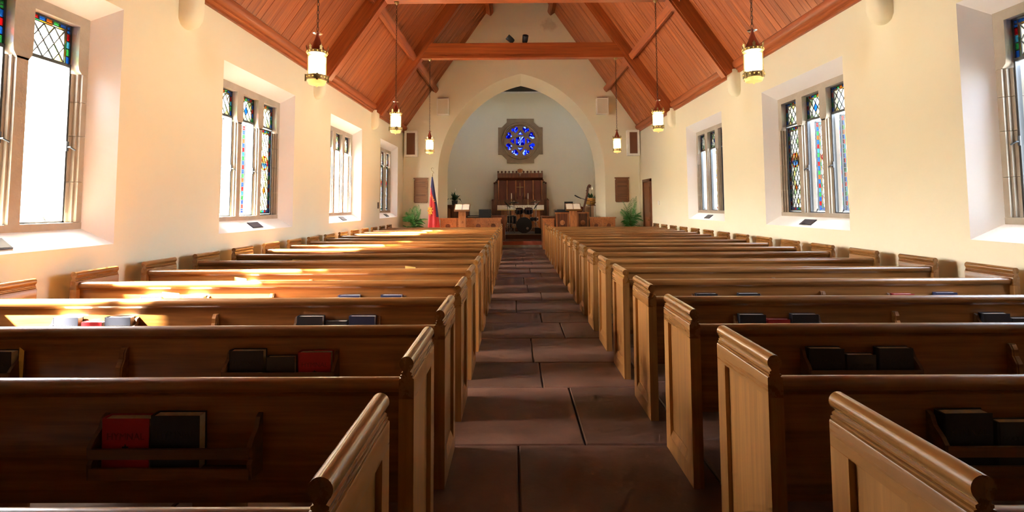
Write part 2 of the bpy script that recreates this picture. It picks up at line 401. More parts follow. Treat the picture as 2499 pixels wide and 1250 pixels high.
# roof: backing slab + planks
def roof(sg, name):
    th = math.atan(SLOPE); L = HW*math.sqrt(1+SLOPE**2)
    root = MB().box(-.75, L+.35, YB-.1, YF+.6, .022, .16).build(name, ROOFDARK)
    # local x runs up the slope
    ex = Vector((-sg*math.cos(th), 0, math.sin(th))); en = Vector((sg*math.sin(th), 0, math.cos(th)))
    ey = en.cross(ex)
    T = Matrix((ex, ey, en)).transposed().to_4x4(); T.translation = (sg*HW, 0, EAVE)
    if ey.y < 0:   # mirrored y: rebuild symmetric about the origin
        root.data.transform(Matrix.Scale(-1, 4, (0, 1, 0))); root.data.flip_normals()
    root.matrix_world = T
    me = MB().box(-.3, L, -.072, .072, .0, .024).mesh('plank', PLANK, False)
    y = 1.6
    sy = 1 if ey.y > 0 else -1
    while y < YF+.05:
        put('plank', me, root, (0, sy*y, random.uniform(-.004, .004))); y += .150
    MB().box(-.3, L, min(sy*YB, sy*1.52), max(sy*YB, sy*1.52), .0, .024).build('deck', PLANK, root)
    return struct(root)
roof(-1, 'ceiling'); roof(1, 'ceiling.001')

# eaves cornice
for i, sg in enumerate((-1, 1)):
    pr = [(0, -.10), (.05, -.10), (.05, -.06), (.085, -.035), (.085, 0), (.13, .03), (.15, .075), (.15, .13), (.11, .17), (.0, .38), (-.05, .38), (-.05, -.10)]
    o = MB().prism([(sg*(HW-x), EAVE+z) for x, z in pr], 'y', YB, YF).build('trim_%d' % (i+2), BEAM_Y); struct(o)
    o['label'] = 'moulded wooden eaves cornice'

# trusses
def slope_T(sg):
    th = math.atan(SLOPE); ex = Vector((-sg*math.cos(th), 0, math.sin(th))); en = Vector((-sg*math.sin(th), 0, -math.cos(th)))
    T = Matrix((ex, Vector((0, 1, 0)), en)).transposed().to_4x4(); T.translation = (sg*HW, 0, EAVE); return T
LS = HW*math.sqrt(1+SLOPE**2)
names = {6.45: 'nearest roof truss, its rafters cut off by the top of the picture', 10.80: 'middle roof truss, its collar beam along the top edge of the picture',
         15.15: 'roof truss nearest the chancel arch, carrying two black spotlights'}
for ty in TRUSS:
    t = thing('roof_truss', names[ty], 'truss', (0, ty, EAVE), group='timber roof trusses')
    for sg in (-1, 1):
        T = Matrix.Translation((0, 0, -EAVE)) @ slope_T(sg)
        m = MB(); m.box(.02, LS-.02, -.12, .12, .0, .30); m.box(.02, LS-.02, -.095, .095, .30, .345)
        o = put('rafter', m.mesh('rafter', BEAM_X), t)
        o.matrix_local = T
    m = MB(); m.box(-3.42, 3.42, -.10, .10, 1.65, 2.05); m.box(-3.3, 3.3, -.115, .115, 1.58, 1.65)
    m.box(-3.42, 3.42, -.075, .075, 1.60, 1.66)
    m.build('collar_beam', BEAM_X, t)
# purlins
for sg in (-1, 1):
    for dx, wd, dp, which in ((3.46, .20, .19, 'lower'), (1.30, .22, .20, 'upper')):
        s0 = (HW-dx)*math.sqrt(1+SLOPE**2)
        m = MB(); m.box(s0-wd/2, s0+wd/2, YB, YF+.02, .0, dp); m.box(s0-wd/2+.04, s0+wd/2-.04, YB, YF+.02, dp, dp+.015)
        o = m.build('purlin', BEAM_Y); o.matrix_world = slope_T(sg)
        tag(o, '%s wooden purlin running along the %s roof slope' % (which, 'left' if sg < 0 else 'right'), 'beam', 'roof purlins')

# aisle paving slabs
XA0, XA1 = -.678, .721
def slab(w_, l_):
    m = MB(); e = .008
    pts = lambda d: [(d, d), (w_-d, d), (w_-d, l_-d), (d, l_-d)]
    m.loft([[(x, y, -.045) for x, y in pts(0)], [(x, y, -.008) for x, y in pts(0)], [(x, y, 0) for x, y in pts(e)]])
    return m.mesh('slab', SLATE, False)
y = .2; row = 0
rowh = [.62, .98, .74, .88, 1.05, .70, .92, .80]
cuts = [.42, .72, .55, .30, .62, .46]
while y < 19.0:
    l_ = min(rowh[row % 8], 19.05-y)
    xs = [-.85, XA0+(XA1-XA0)*cuts[row % 6], .90]
    for k in range(2):
        put('slab', slab(xs[k+1]-xs[k]-.012, l_-.012), FLOOR, (xs[k]+.006, y+.006, random.uniform(-.002, .001)))
    y += l_; row += 1
# side paving under the pews (larger flags)
for sg in (-1, 1):
    xa, xb_ = (-4.62, -.85) if sg < 0 else (.90, 4.62)
    y = .2; me = slab((xb_-xa)/3-.012, 1.088)
    while y < 18.6:
        for k in range(3):
            put('slab', me, FLOOR, (xa+k*(xb_-xa)/3+.006, y, random.uniform(-.003, 0)))
        y += 1.10
MB().box(-HW, HW, 18.6, YF+.6, -.04, -.001).build('floor_end', SLATE)['kind'] = 'structure'
struct(MB().box(-HW, HW, YB, .2, -.04, -.001).build('floor_rear', SLATE))

# steps and platform
struct(MB().box(-3.0, 3.0, 19.05, 19.35, -.01, .085).build('step_stone', STEPSTONE))
struct(MB().box(-2.9, 2.9, 19.22, 20.65, -.01, .225).build('step_red', CARPET))
struct(MB().box(-CX, CX, 20.55, CY, -.01, .42).build('stage', STAGE))
struct(MB().box(-1.0, 1.2, 20.53, 20.60, .395, .428).build('stage_nosing', STEPSTONE))
struct(MB().box(-2.9, 2.9, 19.25, 20.55, .225, .229).build('step_tread', STAGE))

# outside ground
struct(MB().box(-60, 60, -40, 60, -.9, -.5).build('ground', GROUNDM))

# ------------------------------------------------------------------ windows
def clip(poly, x0, x1, z0, z1):
    def cut(P, ins, inter):
        out = []
        for i in range(len(P)):
            a, c = P[i-1], P[i]
            if ins(c):
                if not ins(a): out.append(inter(a, c))
                out.append(c)
            elif ins(a): out.append(inter(a, c))
        return out
    def at(ax, v): return lambda a, c: tuple(v if k == ax else a[k]+(c[k]-a[k])*(v-a[ax])/(c[ax]-a[ax]) for k in (0, 1))
    for ax, v, s in ((0, x0, 1), (0, x1, -1), (1, z0, 1), (1, z1, -1)):
        if poly: poly = cut(poly, lambda p: s*(p[ax]-v) >= -1e-9, at(ax, v))
    return poly
def area(P): return abs(sum(P[i-1][0]*P[i][1]-P[i][0]*P[i-1][1] for i in range(len(P))))/2
def panel(w_, h, kind):
    """leaded panel, bottom centre at origin, in y-z; returns pieces [(poly, glass)], lead segments"""
    rnd = random.Random(len(kind)*31+int(h*100)); pcs = []; segs = []
    bo, bi = .042, .020
    hw = w_/2
    cols = ['blue', 'red', 'blue', 'green', 'teal', 'red', 'blue', 'orange', 'green']
    cin = ['yellow', 'green', 'yellow', 'orange', 'pale']
    def strip(n, fn, cl):
        k0 = rnd.randrange(9)
        for k in range(n): pcs.append((fn(k/n, (k+1)/n), cl[(k+k0) % len(cl)], 'border'))
    nv, nh = max(4, round(h/.075)), max(3, round(w_/.085))
    sides = ('t', 's') if kind.startswith('upper') else ('t', 's', 'b')
    strip(nv, lambda a, c: [(-hw, a*h), (-hw+bo, a*h), (-hw+bo, c*h), (-hw, c*h)], cols)
    strip(nv, lambda a, c: [(hw-bo, a*h), (hw, a*h), (hw, c*h), (hw-bo, c*h)], cols)
    zb = 0 if 'b' not in sides else bo
    strip(nh, lambda a, c: [(-hw+bo+a*(w_-2*bo), h-bo), (-hw+bo+c*(w_-2*bo), h-bo), (-hw+bo+c*(w_-2*bo), h), (-hw+bo+a*(w_-2*bo), h)], cols)
    if zb: strip(nh, lambda a, c: [(-hw+bo+a*(w_-2*bo), 0), (-hw+bo+c*(w_-2*bo), 0), (-hw+bo+c*(w_-2*bo), bo), (-hw+bo+a*(w_-2*bo), bo)], cols)
    iw = hw-bo
    strip(nv, lambda a, c: [(-iw, zb+a*(h-bo-zb)), (-iw+bi, zb+a*(h-bo-zb)), (-iw+bi, zb+c*(h-bo-zb)), (-iw, zb+c*(h-bo-zb))], cin)
    strip(nv, lambda a, c: [(iw-bi, zb+a*(h-bo-zb)), (iw, zb+a*(h-bo-zb)), (iw, zb+c*(h-bo-zb)), (iw-bi, zb+c*(h-bo-zb))], cin)
    strip(nh, lambda a, c: [(-iw+bi+a*2*(iw-bi), h-bo-bi), (-iw+bi+c*2*(iw-bi), h-bo-bi), (-iw+bi+c*2*(iw-bi), h-bo), (-iw+bi+a*2*(iw-bi), h-bo)], cin)
    x1, z0, z1 = iw-bi, zb, h-bo-bi
    segs += [((-iw, 0), (-iw, h)), ((iw, 0), (iw, h)), ((-x1, 0), (-x1, h-bo)), ((x1, 0), (x1, h-bo)), ((-hw, h-bo), (hw, h-bo)), ((-iw, z1), (iw, z1)),
             ((-hw, 0), (-hw, h)), ((hw, 0), (hw, h)), ((-hw, h), (hw, h)), ((-hw, 0), (hw, 0))]
    if zb: segs.append(((-hw, zb), (hw, zb)))
    for k in range(1, nv):
        z = k*h/nv; segs += [((-hw, z), (-iw, z)), ((iw, z), (hw, z))]
    for k in range(1, nh):
        x = -iw+k*2*iw/nh; segs.append(((x, h-bo), (x, h)))
    dw = 2*x1/3; dh = .165 if kind.startswith('upper') else .17
    zc = z0 + (z1-z0)/2
    nj = int((z1-z0)/dh)+3
    hue = ['clear', 'clear', 'pale', 'clear', 'cream', 'clear'] if 'plain' not in kind else ['bright', 'bright', 'bright', 'clear']
    for j in range(-2*nj, 2*nj+1):
        for i in range(-5, 6):
            if (i+j) % 2: continue
            cx, cz = i*dw/2, zc+j*dh/2
            P = clip([(cx-dw/2, cz), (cx, cz-dh/2), (cx+dw/2, cz), (cx, cz+dh/2)], -x1, x1, z0, z1)
            if len(P) < 3 or area(P) < 1e-4: continue
            g = rnd.choice(hue)
            if 'blue' in kind and i == 0 and j == 0: g = 'blue'
            if 'round' in kind and i == 0 and abs(cz-(z0+.36)) < dh/2*1.01 and not any(p[2] == 'accent' for p in pcs): pcs.append((P, 'orange', 'accent')); continue
            pcs.append((P, g, 'quarry'))
    for s in (-1, 1):
        for k in range(-40, 41):
            c0 = zc + k*dh + (dh/2 if False else 0)
            # line z = c0 + s*(dh/dw)*x, both lattice families
            for off in (0, ):
                f = lambda x: c0 + dh/2 + s*dh/dw*x
                xa, xb = -x1, x1
                za, zb2 = f(xa), f(xb)
                lo, hi = (xa, xb)
                inv = lambda z: (z-c0-dh/2)*dw/dh*s
                cand = sorted([inv(z0), inv(z1)]); lo = max(lo, cand[0]); hi = min(hi, cand[1])
                if hi-lo > .01: segs.append(((lo, f(lo)), (hi, f(hi))))
    return pcs, segs
MEDG = [glass('roundel_red', (.75, .12, .10, 1)), glass('roundel_amber', (.85, .45, .15, 1)), glass('roundel_yellow', (.9, .75, .3, 1)), glass('roundel_flesh', (.85, .55, .40, 1)), glass('roundel_blue', (.25, .45, .85, 1))]
PCACHE = {}
def panel_meshes(w_, h, kind):
    key = (round(w_, 3), round(h, 3), kind)
    if key in PCACHE: return PCACHE[key]
    pcs, segs = panel(w_, h, kind)
    ms = []
    for P, g, k in pcs:
        cx = sum(p[0] for p in P)/len(P); cz = sum(p[1] for p in P)/len(P)
        Q = [(cx+(p[0]-cx)*.985-cx, cz+(p[1]-cz)*.985-cz) for p in P]
        ms.append((k, MB().prism([(x, z) for x, z in Q], 'x', -.002, .002).mesh('pane', G[g], False), (0, cx, cz), g, P))
    L = MB()
    for (a, c) in segs:
        d = Vector((0, c[0]-a[0], c[1]-a[1])); l_ = d.length; d.normalize(); n = Vector((0, -d.z, d.y))
        T = Matrix((Vector((1, 0, 0)), d, Vector((1, 0, 0)).cross(d))).transposed().to_4x4(); T.translation = (0, a[0], a[1])
        L.box(-.005, .005, 0, l_, -.005, .005, 0, T)
    lead = L.mesh('leading', LEAD, False)
    if 'round' in kind:
        R = MB(); cz = h*.60
        for k in range(16):
            a0, a1 = k*2*PI/16, (k+1)*2*PI/16
            R.prism([(.135*math.cos(a0), cz+.135*math.sin(a0)), (.135*math.cos(a1), cz+.135*math.sin(a1)), (.105*math.cos(a1), cz+.105*math.sin(a1)), (.105*math.cos(a0), cz+.105*math.sin(a0))], 'x', -.008, .008, k % 3)
        R.prism([(.10*math.cos(k*PI/8), cz+.10*math.sin(k*PI/8)) for k in range(9)], 'x', -.007, .007, 3)
        R.prism([(.10*math.cos(PI+k*PI/8), cz+.10*math.sin(PI+k*PI/8)) for k in range(9)], 'x', -.007, .007, 4)
        med = R.mesh('medallion', MEDG, False)
    else: med = None
    # joined versions
    gl = sorted(set(m[3] for m in ms)); J = {'border': MB(), 'quarry': MB()}
    for k, me, loc, g, P in ms:
        J['border' if k == 'border' else 'quarry'].prism(P, 'x', -.002, .002, gl.index(g))
    joined = {k: v.mesh(k, [G[g] for g in gl], False) for k, v in J.items()}
    PCACHE[key] = (ms, lead, med, joined); return PCACHE[key]
def glaze(parent, w_, h, kind, single, off=(0, 0, 0)):
    ms, lead, med, joined = panel_meshes(w_, h, kind)
    put('leading', lead, parent, off)
    if med: put('medallion', med, parent, off)
    done = set()
    for k, me, loc, g, P in ms:
        if k in single or k == 'accent': put('pane', me, parent, tuple(a+c for a, c in zip(off, loc)))
    for k in ('border', 'quarry'):
        if k not in single:
            o = put({'border': 'border_glazing', 'quarry': 'diamond_glazing'}[k], joined[k], parent, off); o['kind'] = 'stuff'
def window(sg, idx, u0, u1, opens, single_up, single_low, num):
    P = lambda w_, y, z: (sg*(HW+w_), y, z)
    i0, i1 = u0+SPL, u1-SPL; W = i1-i0
    root = put('window_%d' % num, None, None, (sg*HW, (u0+u1)/2, Z0)); struct(root)
    root['label'] = '%s wall stone window with three leaded lights, %s from the camera' % ('left' if sg < 0 else 'right', ['behind', 'first', 'second', 'third', 'fourth'][idx])
    O = Vector(root.location)
    def bld(m, name, mat, par=None, smooth=True):
        m.v = [tuple(Vector(v)-O) for v in m.v]; return m.build(name, mat, par or root, smooth=smooth)
    def bx(m, w0, w1, y0, y1, z0, z1): m.box(min(sg*(HW+w0), sg*(HW+w1)), max(sg*(HW+w0), sg*(HW+w1)), y0, y1, z0, z1)
    lw = (W-.24-.38)/3; pl = '_plain' if (sg < 0 and idx == 4) else ''
    zs0, zs1, zt = ZI0+.06, ZI1-.10, 3.0
    m = MB(); bx(m, .215, .50, i0, i1, ZI0-.01, zs0); bld(m, 'sill_stone', STONE)
    m = MB(); bx(m, .22, .42, i0, i1, zs1, ZI1+.01); bld(m, 'lintel', STONE)
    # jambs in blocks
    for e, s in ((i0, 1), (i1, -1)):
        zz = [zs0, 1.86, 2.34, 2.70, zt]
        for k in range(4):
            m = MB()
            for (w0, w1, t) in ((.22, .25, .060), (.25, .285, .085), (.285, .42, .12)):
                bx(m, w0, w1, min(e, e+s*t), max(e, e+s*t), zz[k]+.003, zz[k+1]-.003)
            bld(m, 'jamb_stone', STONE)
        m = MB()
        m.prism([(e, zs1), (e+s*.12, zs1), (e+s*.12, zt+.10), (e+s*.11, zt+.04), (e+s*.075, zt), (e, zt)], 'x', sg*(HW+.22), sg*(HW+.42))
        bld(m, 'jamb_stone', STONE)
    for k in range(2):
        c = i0+.12+lw*(k+1)+.19*k+.095
        m = MB()
        for (w0, w1, t) in ((.22, .25, .055), (.25, .285, .075), (.285, .42, .095)): bx(m, w0, w1, c-t, c+t, zs0, zt)
        m.prism([(c-.095, zs1), (c+.095, zs1), (c+.095, zt+.10), (c+.088, zt+.04), (c+.055, zt-.02), (c-.055, zt-.02), (c-.088, zt+.04), (c-.095, zt+.10)], 'x', sg*(HW+.22), sg*(HW+.42))
        bld(m, 'mullion', STONE)
    # lights
    for k in range(3):
        a = i0+.12+k*(lw+.19); c = a+lw; mid = (a+c)/2; wg = .315
        # iron transom + upper frame
        m = MB(); bx(m, wg-.02, wg+.02, a, c, 3.055, 3.09)
        bx(m, wg-.012, wg+.012, a, a+.012, 3.09, zs1); bx(m, wg-.012, wg+.012, c-.012, c, 3.09, zs1); bx(m, wg-.012, wg+.012, a, c, zs1-.012, zs1)
        fr = bld(m, 'transom_light', IRON, smooth=False)
        glaze(fr, lw-.024, zs1-.012-3.09, ('upper_blue' if k == 1 else 'upper')+pl, single_up, tuple(Vector(P(wg, mid, 3.09))-O))
        # fixed subframe
        m = MB()
        for (y0, y1) in ((a, a+.018), (c-.018, c)): bx(m, wg-.02, wg+.03, y0, y1, zs0, 3.055)
        bx(m, wg-.02, wg+.03, a, c, zs0, zs0+.02); bld(m, 'subframe', IRON, smooth=False)
        # casement sash, hinged on the far side
        sw, sh = lw-.05, 3.045-zs0-.03
        if opens[k] is None: continue
        m = MB()
        for (y0, y1) in ((-.022, 0), (-sw, -sw+.022)): m.box(-.014, .014, y0, y1, 0, sh)
        m.box(-.014, .014, -sw, 0, 0, .022); m.box(-.014, .014, -sw, 0, sh-.022, sh)
        m.box(-sg*.05-.008 if sg > 0 else .015, -.015 if sg > 0 else .058, -sw+.004, -sw+.016, sh*.45, sh*.45+.10)
        ca = m.build('casement', IRON, root, smooth=False)
        op = opens[k]
        if op:
            if op > 0: ca.location = Vector(P(wg+.06, c-.09, zs0+.025))-O; ca.rotation_euler = (0, 0, sg*math.radians(op))
            else: ca.location = Vector(P(wg+.06, a+.05, zs0+.025))-O; ca.rotation_euler = (0, 0, sg*math.radians(180+op))
            m = MB(); m.tube([Vector(P(wg-.02, mid+.06, zs0+.035)), Vector(P(wg+.05, mid+.10, zs0+.04)), Vector(P(wg+.22, c-.11, zs0+.04))], .007, 6); m.tube([Vector(P(wg-.03, mid+.04, zs0+.03)), Vector(P(wg-.05, mid-.02, zs0+.07))], .01, 6)
            bld(m, 'casement_stay', IRON)
            if single_up:
                m = MB(); m.tube([Vector(P(wg-.02, c-.012, 2.22)), Vector(P(wg-.06, c-.012, 2.22)), Vector(P(wg-.09, c+.02, 2.19))], .009, 6); m.tube([Vector(P(wg-.03, c-.012, 2.18)), Vector(P(wg-.03, c-.012, 2.28))], .012, 6)
                bld(m, 'window_latch', IRON)
        else:
            ca.location = Vector(P(wg, c-.025, zs0+.025))-O
        glaze(ca, sw-.044, sh-.044, 'lower_round'+pl, single_low[k], (0, -sw/2, .022))
    # memorial plaque on the sill
    al = math.atan2(ZI0-Z0, WD)
    T = Matrix.Translation(Vector(P(.10, (u0+u1)/2, Z0+.10*(ZI0-Z0)/WD))) @ Matrix.Rotation(-al*sg, 4, 'Y')
    m = MB(); m.box(-.07, .07, -.17, .17, .0, .012, 0, T); m.box(-.06, .06, -.16, .16, .012, .015, 0, T)
    pq = bld(m, 'sill_plaque', flat('plaque_black_%d' % num, (.03, .03, .04, 1), .35), smooth=False)
    pq['label'] = 'dark memorial plaque'
OP = 74; NR = -100
A_, N_ = ('border', 'quarry'), ()
Q_ = ('quarry',)
window(-1, 1, *WINS[1], (NR, NR, NR), A_, (N_, N_, N_), 1)
window(-1, 2, *WINS[2], (OP, OP, 0), Q_, (N_, N_, Q_), 2)
window(-1, 3, *WINS[3], (None, None, None), N_, (N_,)*3, 3)
window(-1, 4, *WINS[4], (0, 0, 0), N_, (N_,)*3, 4)
window(1, 1, *WINS[1], (OP, OP, OP), A_, (N_, N_, A_), 5)
window(1, 2, *WINS[2], (OP, OP, 0), Q_, (Q_, Q_, Q_), 6)
window(1, 3, *WINS[3], (0, NR, NR), N_, (N_,)*3, 7)

# ------------------------------------------------------------------ rose window
def rose():
    root = put('window_8', None, None, (rx, CY-.05, rz)); struct(root); root['label'] = 'blue rose window in cross-shaped stone surround'
    o_, a_ = 1.10, .67
    out = [(-a_, -o_), (a_, -o_), (a_, -.92), (.92, -a_), (o_, -a_), (o_, a_), (.92, a_), (a_, .92), (a_, o_), (-a_, o_), (-a_, .92), (-.92, a_), (-o_, a_), (-o_, -a_), (-.92, -a_), (-a_, -.92)]
    holes = [arc(0, 0, .80, 0, 2*PI, 48)[:-1]]
    me = plate([out]+holes, .05, STONE_ROSE)
    put('surround', me, root, (0, .0, 0), (PI/2, 0, 0))
    # moulded ring
    m = MB(); m.lathe([(.80, -.05), (.80, .06), (.83, .085), (.87, .06), (.90, .085), (.93, .05), (.93, -.05)], 56, T=Matrix.Rotation(PI/2, 4, 'X'))
    m.f = [f for f in m.f if len(f) == 4]; m.m = [0]*len(m.f)
    m.build('ring_moulding', STONE_ROSE, root, (0, -.05, 0))
    disc = arc(0, 0, .805, 0, 2*PI, 56)[:-1]
    H = []
    H.append(('c', [(x, z) for x, z in [(-.22, -.14), (-.22, .14), (-.16, .22), (-.06, .20), (0, .23), (.06, .20), (.16, .22), (.22, .14), (.22, -.14), (.16, -.22), (.06, -.20), (0, -.23), (-.06, -.20), (-.16, -.22)]]))
    def rot(P, a): return [(x*math.cos(a)-z*math.sin(a), x*math.sin(a)+z*math.cos(a)) for x, z in P]
    tri = [(-.15, .31), (.15, .31), (.07, .42), (0, .53), (-.07, .42)]
    pet = [(.10, .60), (.20, .44), (.26, .40), (.33, .47), (.42, .47), (.44, .56), (.40, .64), (.30, .62), (.25, .71), (.15, .70)]
    pet2 = [(z, x) for x, z in pet]
    for k in range(4):
        H.append(('t', rot(tri, k*PI/2))); H.append(('p', rot(pet, k*PI/2))); H.append(('p', rot(pet2, k*PI/2)))
    put('tracery', plate([disc]+[h for _, h in H], .035, STONE_ROSE), root, (0, .02, 0), (PI/2, 0, 0))
    for k, (kind, P) in enumerate(H):
        rr = random.Random(k+5); n = len(P)
        cx = sum(p[0] for p in P)/n+rr.uniform(-.01, .01); cz = sum(p[1] for p in P)/n+rr.uniform(-.01, .01)
        m = MB(); pick = lambda: rr.choice((0, 0, 0, 0, 1, 1, 2))
        md = [(cx+(p[0]-cx)*t, cz+(p[1]-cz)*t) for p in P for t in (rr.uniform(.45, .65),)]
        for j in range(n):
            j2 = (j+1) % n
            m.prism([(cx, cz), md[j], md[j2]], 'y', .0, .005, pick()); m.prism([md[j], P[j], P[j2], md[j2]], 'y', .0, .005, pick())
        pn = m.build('pane', [G['rose'], G['roselt'], G['rosewh']], root, (0, .04, 0), smooth=False)
    # centre monogram, pale painted letters on the middle pane
    put('monogram', text('IHS', .19, PAPER, .004), root, (0, .0, 0), (PI/2, 0, 0))
rose()
for i, s in enumerate((1,)):  # unseen window, added to brighten the chancel from the right
    root = put('window_%d' % (9+i), None, None, (s*(CX+.12), (CW[0]+CW[1])/2, CW[2])); struct(root); root['label'] = 'added side window lighting the chancel, unseen behind the arch'
    L2 = (CW[1]-CW[0])/2; h = CW[3]-CW[2]
    MB().box(-.12, .12, -L2, L2, 0, .08).build('sill_stone', STONE, root); MB().box(-.12, .12, -L2, L2, h-.08, h).build('lintel', STONE, root)
    for k in range(4): MB().box(-.08, .08, -L2+k*(2*L2-.14)/3, -L2+k*(2*L2-.14)/3+.14, .08, h-.08).build('mullion', STONE, root)
    for k in range(3): MB().box(-.003, .003, -L2+k*(2*L2-.14)/3+.14, -L2+(k+1)*(2*L2-.14)/3, .08, h-.08).build('pane', AMBER, root)

# ------------------------------------------------------------------ pews
SP, Y1, ED = .88, 1.1375, .4946
ETOP = .994; RAILZ = .900
def end_meshes():
    th = .060
    # cap profile across thickness (x) with bulb
    bulb = arc(th/2, .965, .029, -PI*.27, PI*1.27, 16)
    right = [(th, .828), (th, .904), (th-.002, .908), (th-.009, .910), (th-.005, .913), (th-.005, .919), (th-.013, .921), (th-.009, .924), (th-.009, .930), (th-.016, .934)]
    left = [(th-x, z) for x, z in right][::-1]
    cap = MB().prism(right + bulb + left, 'y', 0, ED).mesh('cap_rail', PEW_Y)
    fr = MB()
    fr.box(0, th, 0, .085, 0, .828); fr.box(0, th, ED-.085, ED, 0, .828)
    fr.prism([(0, 0), (th, 0), (th, .10), (th-.018, .145), (.018, .145), (0, .10)], 'y', .085, ED-.085)
    frm = fr.mesh('pew_end', PEW_Z, False)
    pan = MB().box(.020, th-.020, .08, ED-.08, .09, .835).mesh('panel', PEW_Z, False)
    return frm, cap, pan
EFR, ECAP, EPAN = end_meshes()
def back_y(z): return .036 + (RAILZ-z)*.03
def pew_meshes(L):
    a, c = .060, L-.060
    bk = MB(); y0, y1 = back_y(.86), back_y(.435)
    bk.prism([(y0, .86), (y0+.024, .86), (y1+.024, .435), (y1, .435)], 'x', a, c)
    back = bk.mesh('backrest', PEW_X, False)
    rc = (.045, RAILZ-.030)
    pr = [(.052, RAILZ-.055), (.034, RAILZ-.072), (.030, RAILZ-.060), (.020, RAILZ-.052)] + arc(rc[0], rc[1], .030, PI*1.12, -PI*.0, 10) + [(.075, RAILZ-.06)]
    rail = MB().prism(pr, 'x', a, c).mesh('top_rail', PEW_X)
    seat = MB().prism([(.09, .415), (.44, .425), (.468, .43), (.475, .442), (.465, .455), (.09, .445)], 'x', a, c).mesh('seat', PEW_X)
    br = MB().box(a, c, .088, .118, .385, .437).mesh('stretcher', PEW_X, False)
    sup = MB().prism([(.10, 0), (.42, 0), (.42, .03), (.36, .10), (.36, .40), (.44, .418), (.10, .418)], 'x', -.022, .022)
    sup.box(-.07, .07, .10, .13, 0, .39); sup = sup.mesh('leg', PEW_Z, False)
    return back, rail, seat, br, sup
def rack_meshes():
    W = .62; out = {}
    yb = lambda z: back_y(z)
    side = [(yb(.54), .535), (yb(.54)-.085, .54), (yb(.6)-.088, .60), (yb(.6)-.078, .615), (yb(.62)-.088, .63), (yb(.65)-.088, .665), (yb(.68)-.07, .69), (yb(.72)-.035, .72), (yb(.75)-.022, .755), (yb(.75), .765)]
    out['side'] = MB().prism(side, 'x', -.009, .009).mesh('rack_side', RACK, False)
    out['slat_lo'] = MB().box(-W/2, W/2, yb(.56)-.090, yb(.56)-.078, .543, .585).mesh('slat', RACK, False)
    out['slat_hi'] = MB().box(-W/2, W/2, yb(.63)-.092, yb(.63)-.080, .622, .660).mesh('slat', RACK, False)
    out['shelf'] = MB().box(-W/2, W/2, yb(.55)-.080, yb(.55), .543, .555).mesh('book_rack', RACK, False)
    return W, out
RW_, RK = rack_meshes()
def brace_mesh():
    pr = [(back_y(.50), .50), (back_y(.50)-.05, .50), (back_y(.6)-.055, .60), (back_y(.68)-.05, .68), (back_y(.72)-.028, .72), (back_y(.76)-.026, .755), (back_y(.785)-.012, .782), (back_y(.785), .785)]
    m = MB().prism(pr, 'x', -.020, .020)
    m.prism([(p[0]-.004 if i not in (0, 7) else p[0], p[1]) for i, p in enumerate(pr)], 'x', -.010, .010)
    return m.mesh('brace', PEW_X, False)
BRACE = brace_mesh()
ordn = ['first', 'second', 'third', 'fourth', 'fifth', 'sixth', 'seventh', 'eighth', 'ninth', 'tenth', 'eleventh', 'twelfth', 'thirteenth', 'fourteenth', 'fifteenth', 'sixteenth', 'seventeenth', 'eighteenth']
PEWS = {}
for side, X0, X1 in (('left', -4.410, -.678), ('right', .721, 4.372)):
    L = X1-X0; back, rail, seat, br, sup = pew_meshes(L)
    cx = L/2 + (.006 if side == 'left' else .03)
    rc = (cx-.905, cx+.925) if side == 'left' else (cx-.89, cx+.915)
    proto = thing('church_pew', '', 'pew', (X0, 0, 0), group='pews %s of the aisle' % side)
    for x in (0, L-.060):
        e = put('pew_end', EFR, proto, (x, 0, 0)); put('cap_rail', ECAP, e); put('panel', EPAN, e)
    put('backrest', back, proto); put('top_rail', rail, proto); put('seat', seat, proto); put('stretcher', br, proto)
    for x in (L*.23, L*.5, L*.77): put('leg', sup, proto, (x, 0, 0))
    put('brace', BRACE, proto, (cx, 0, 0))
    for x in rc:
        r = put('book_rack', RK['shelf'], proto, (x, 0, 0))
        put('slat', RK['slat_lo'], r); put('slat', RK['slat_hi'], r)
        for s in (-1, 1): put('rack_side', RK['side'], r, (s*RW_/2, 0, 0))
    for k in range(18):
        p = proto if k == 0 else copy_tree(proto)
        p.location = (X0, Y1+SP*k, 0)
        p['label'] = 'varnished oak pew %s of the aisle, %s row counted from the camera' % (side, ordn[k]) if k < 17 else 'varnished oak pew %s of the aisle, front row nearest the chancel' % side
        PEWS[side, k+1] = (p, X0+rc[0], X0+rc[1])

# ------------------------------------------------------------------ books in the racks
def book_meshes(w_, h, t, col, title, gilt):
    c = MB(); b_ = .0035
    c.box(-w_/2, w_/2, 0, b_, 0, h); c.box(-w_/2, w_/2, t-b_, t, 0, h)
    c.prism([(-w_/2+x, y) for x, y in [(0, 0), (-.004, .004), (-.006, t/2), (-.004, t-.004), (0, t), (b_, t), (b_, 0)]], 'z', 0, h)
    pg = MB().box(-w_/2+.004, w_/2-.005, b_, t-b_, .004, h-.005)
    tx = text(title, w_*(.20 if len(title) < 8 else .16), gilt)
    return c.mesh('book', col, False), pg.mesh('page_block', PAGES, False), tx, h
BOOKS = {
    'black hymnal': book_meshes(.19, .215, .050, BK_BLACK, 'HYMNAL', GILT),
    'red hymnal': book_meshes(.185, .205, .048, BK_RED, 'HYMNAL', GILT_R),
    'blue hymnal': book_meshes(.19, .215, .048, BK_BLUE, 'HYMNAL', GILT),
    'small dark bible': book_meshes(.158, .180, .042, BK_GREY, 'HOLY BIBLE', GILT),
    'small red bible': book_meshes(.158, .180, .042, BK_RED, 'HOLY BIBLE', GILT_R),
}
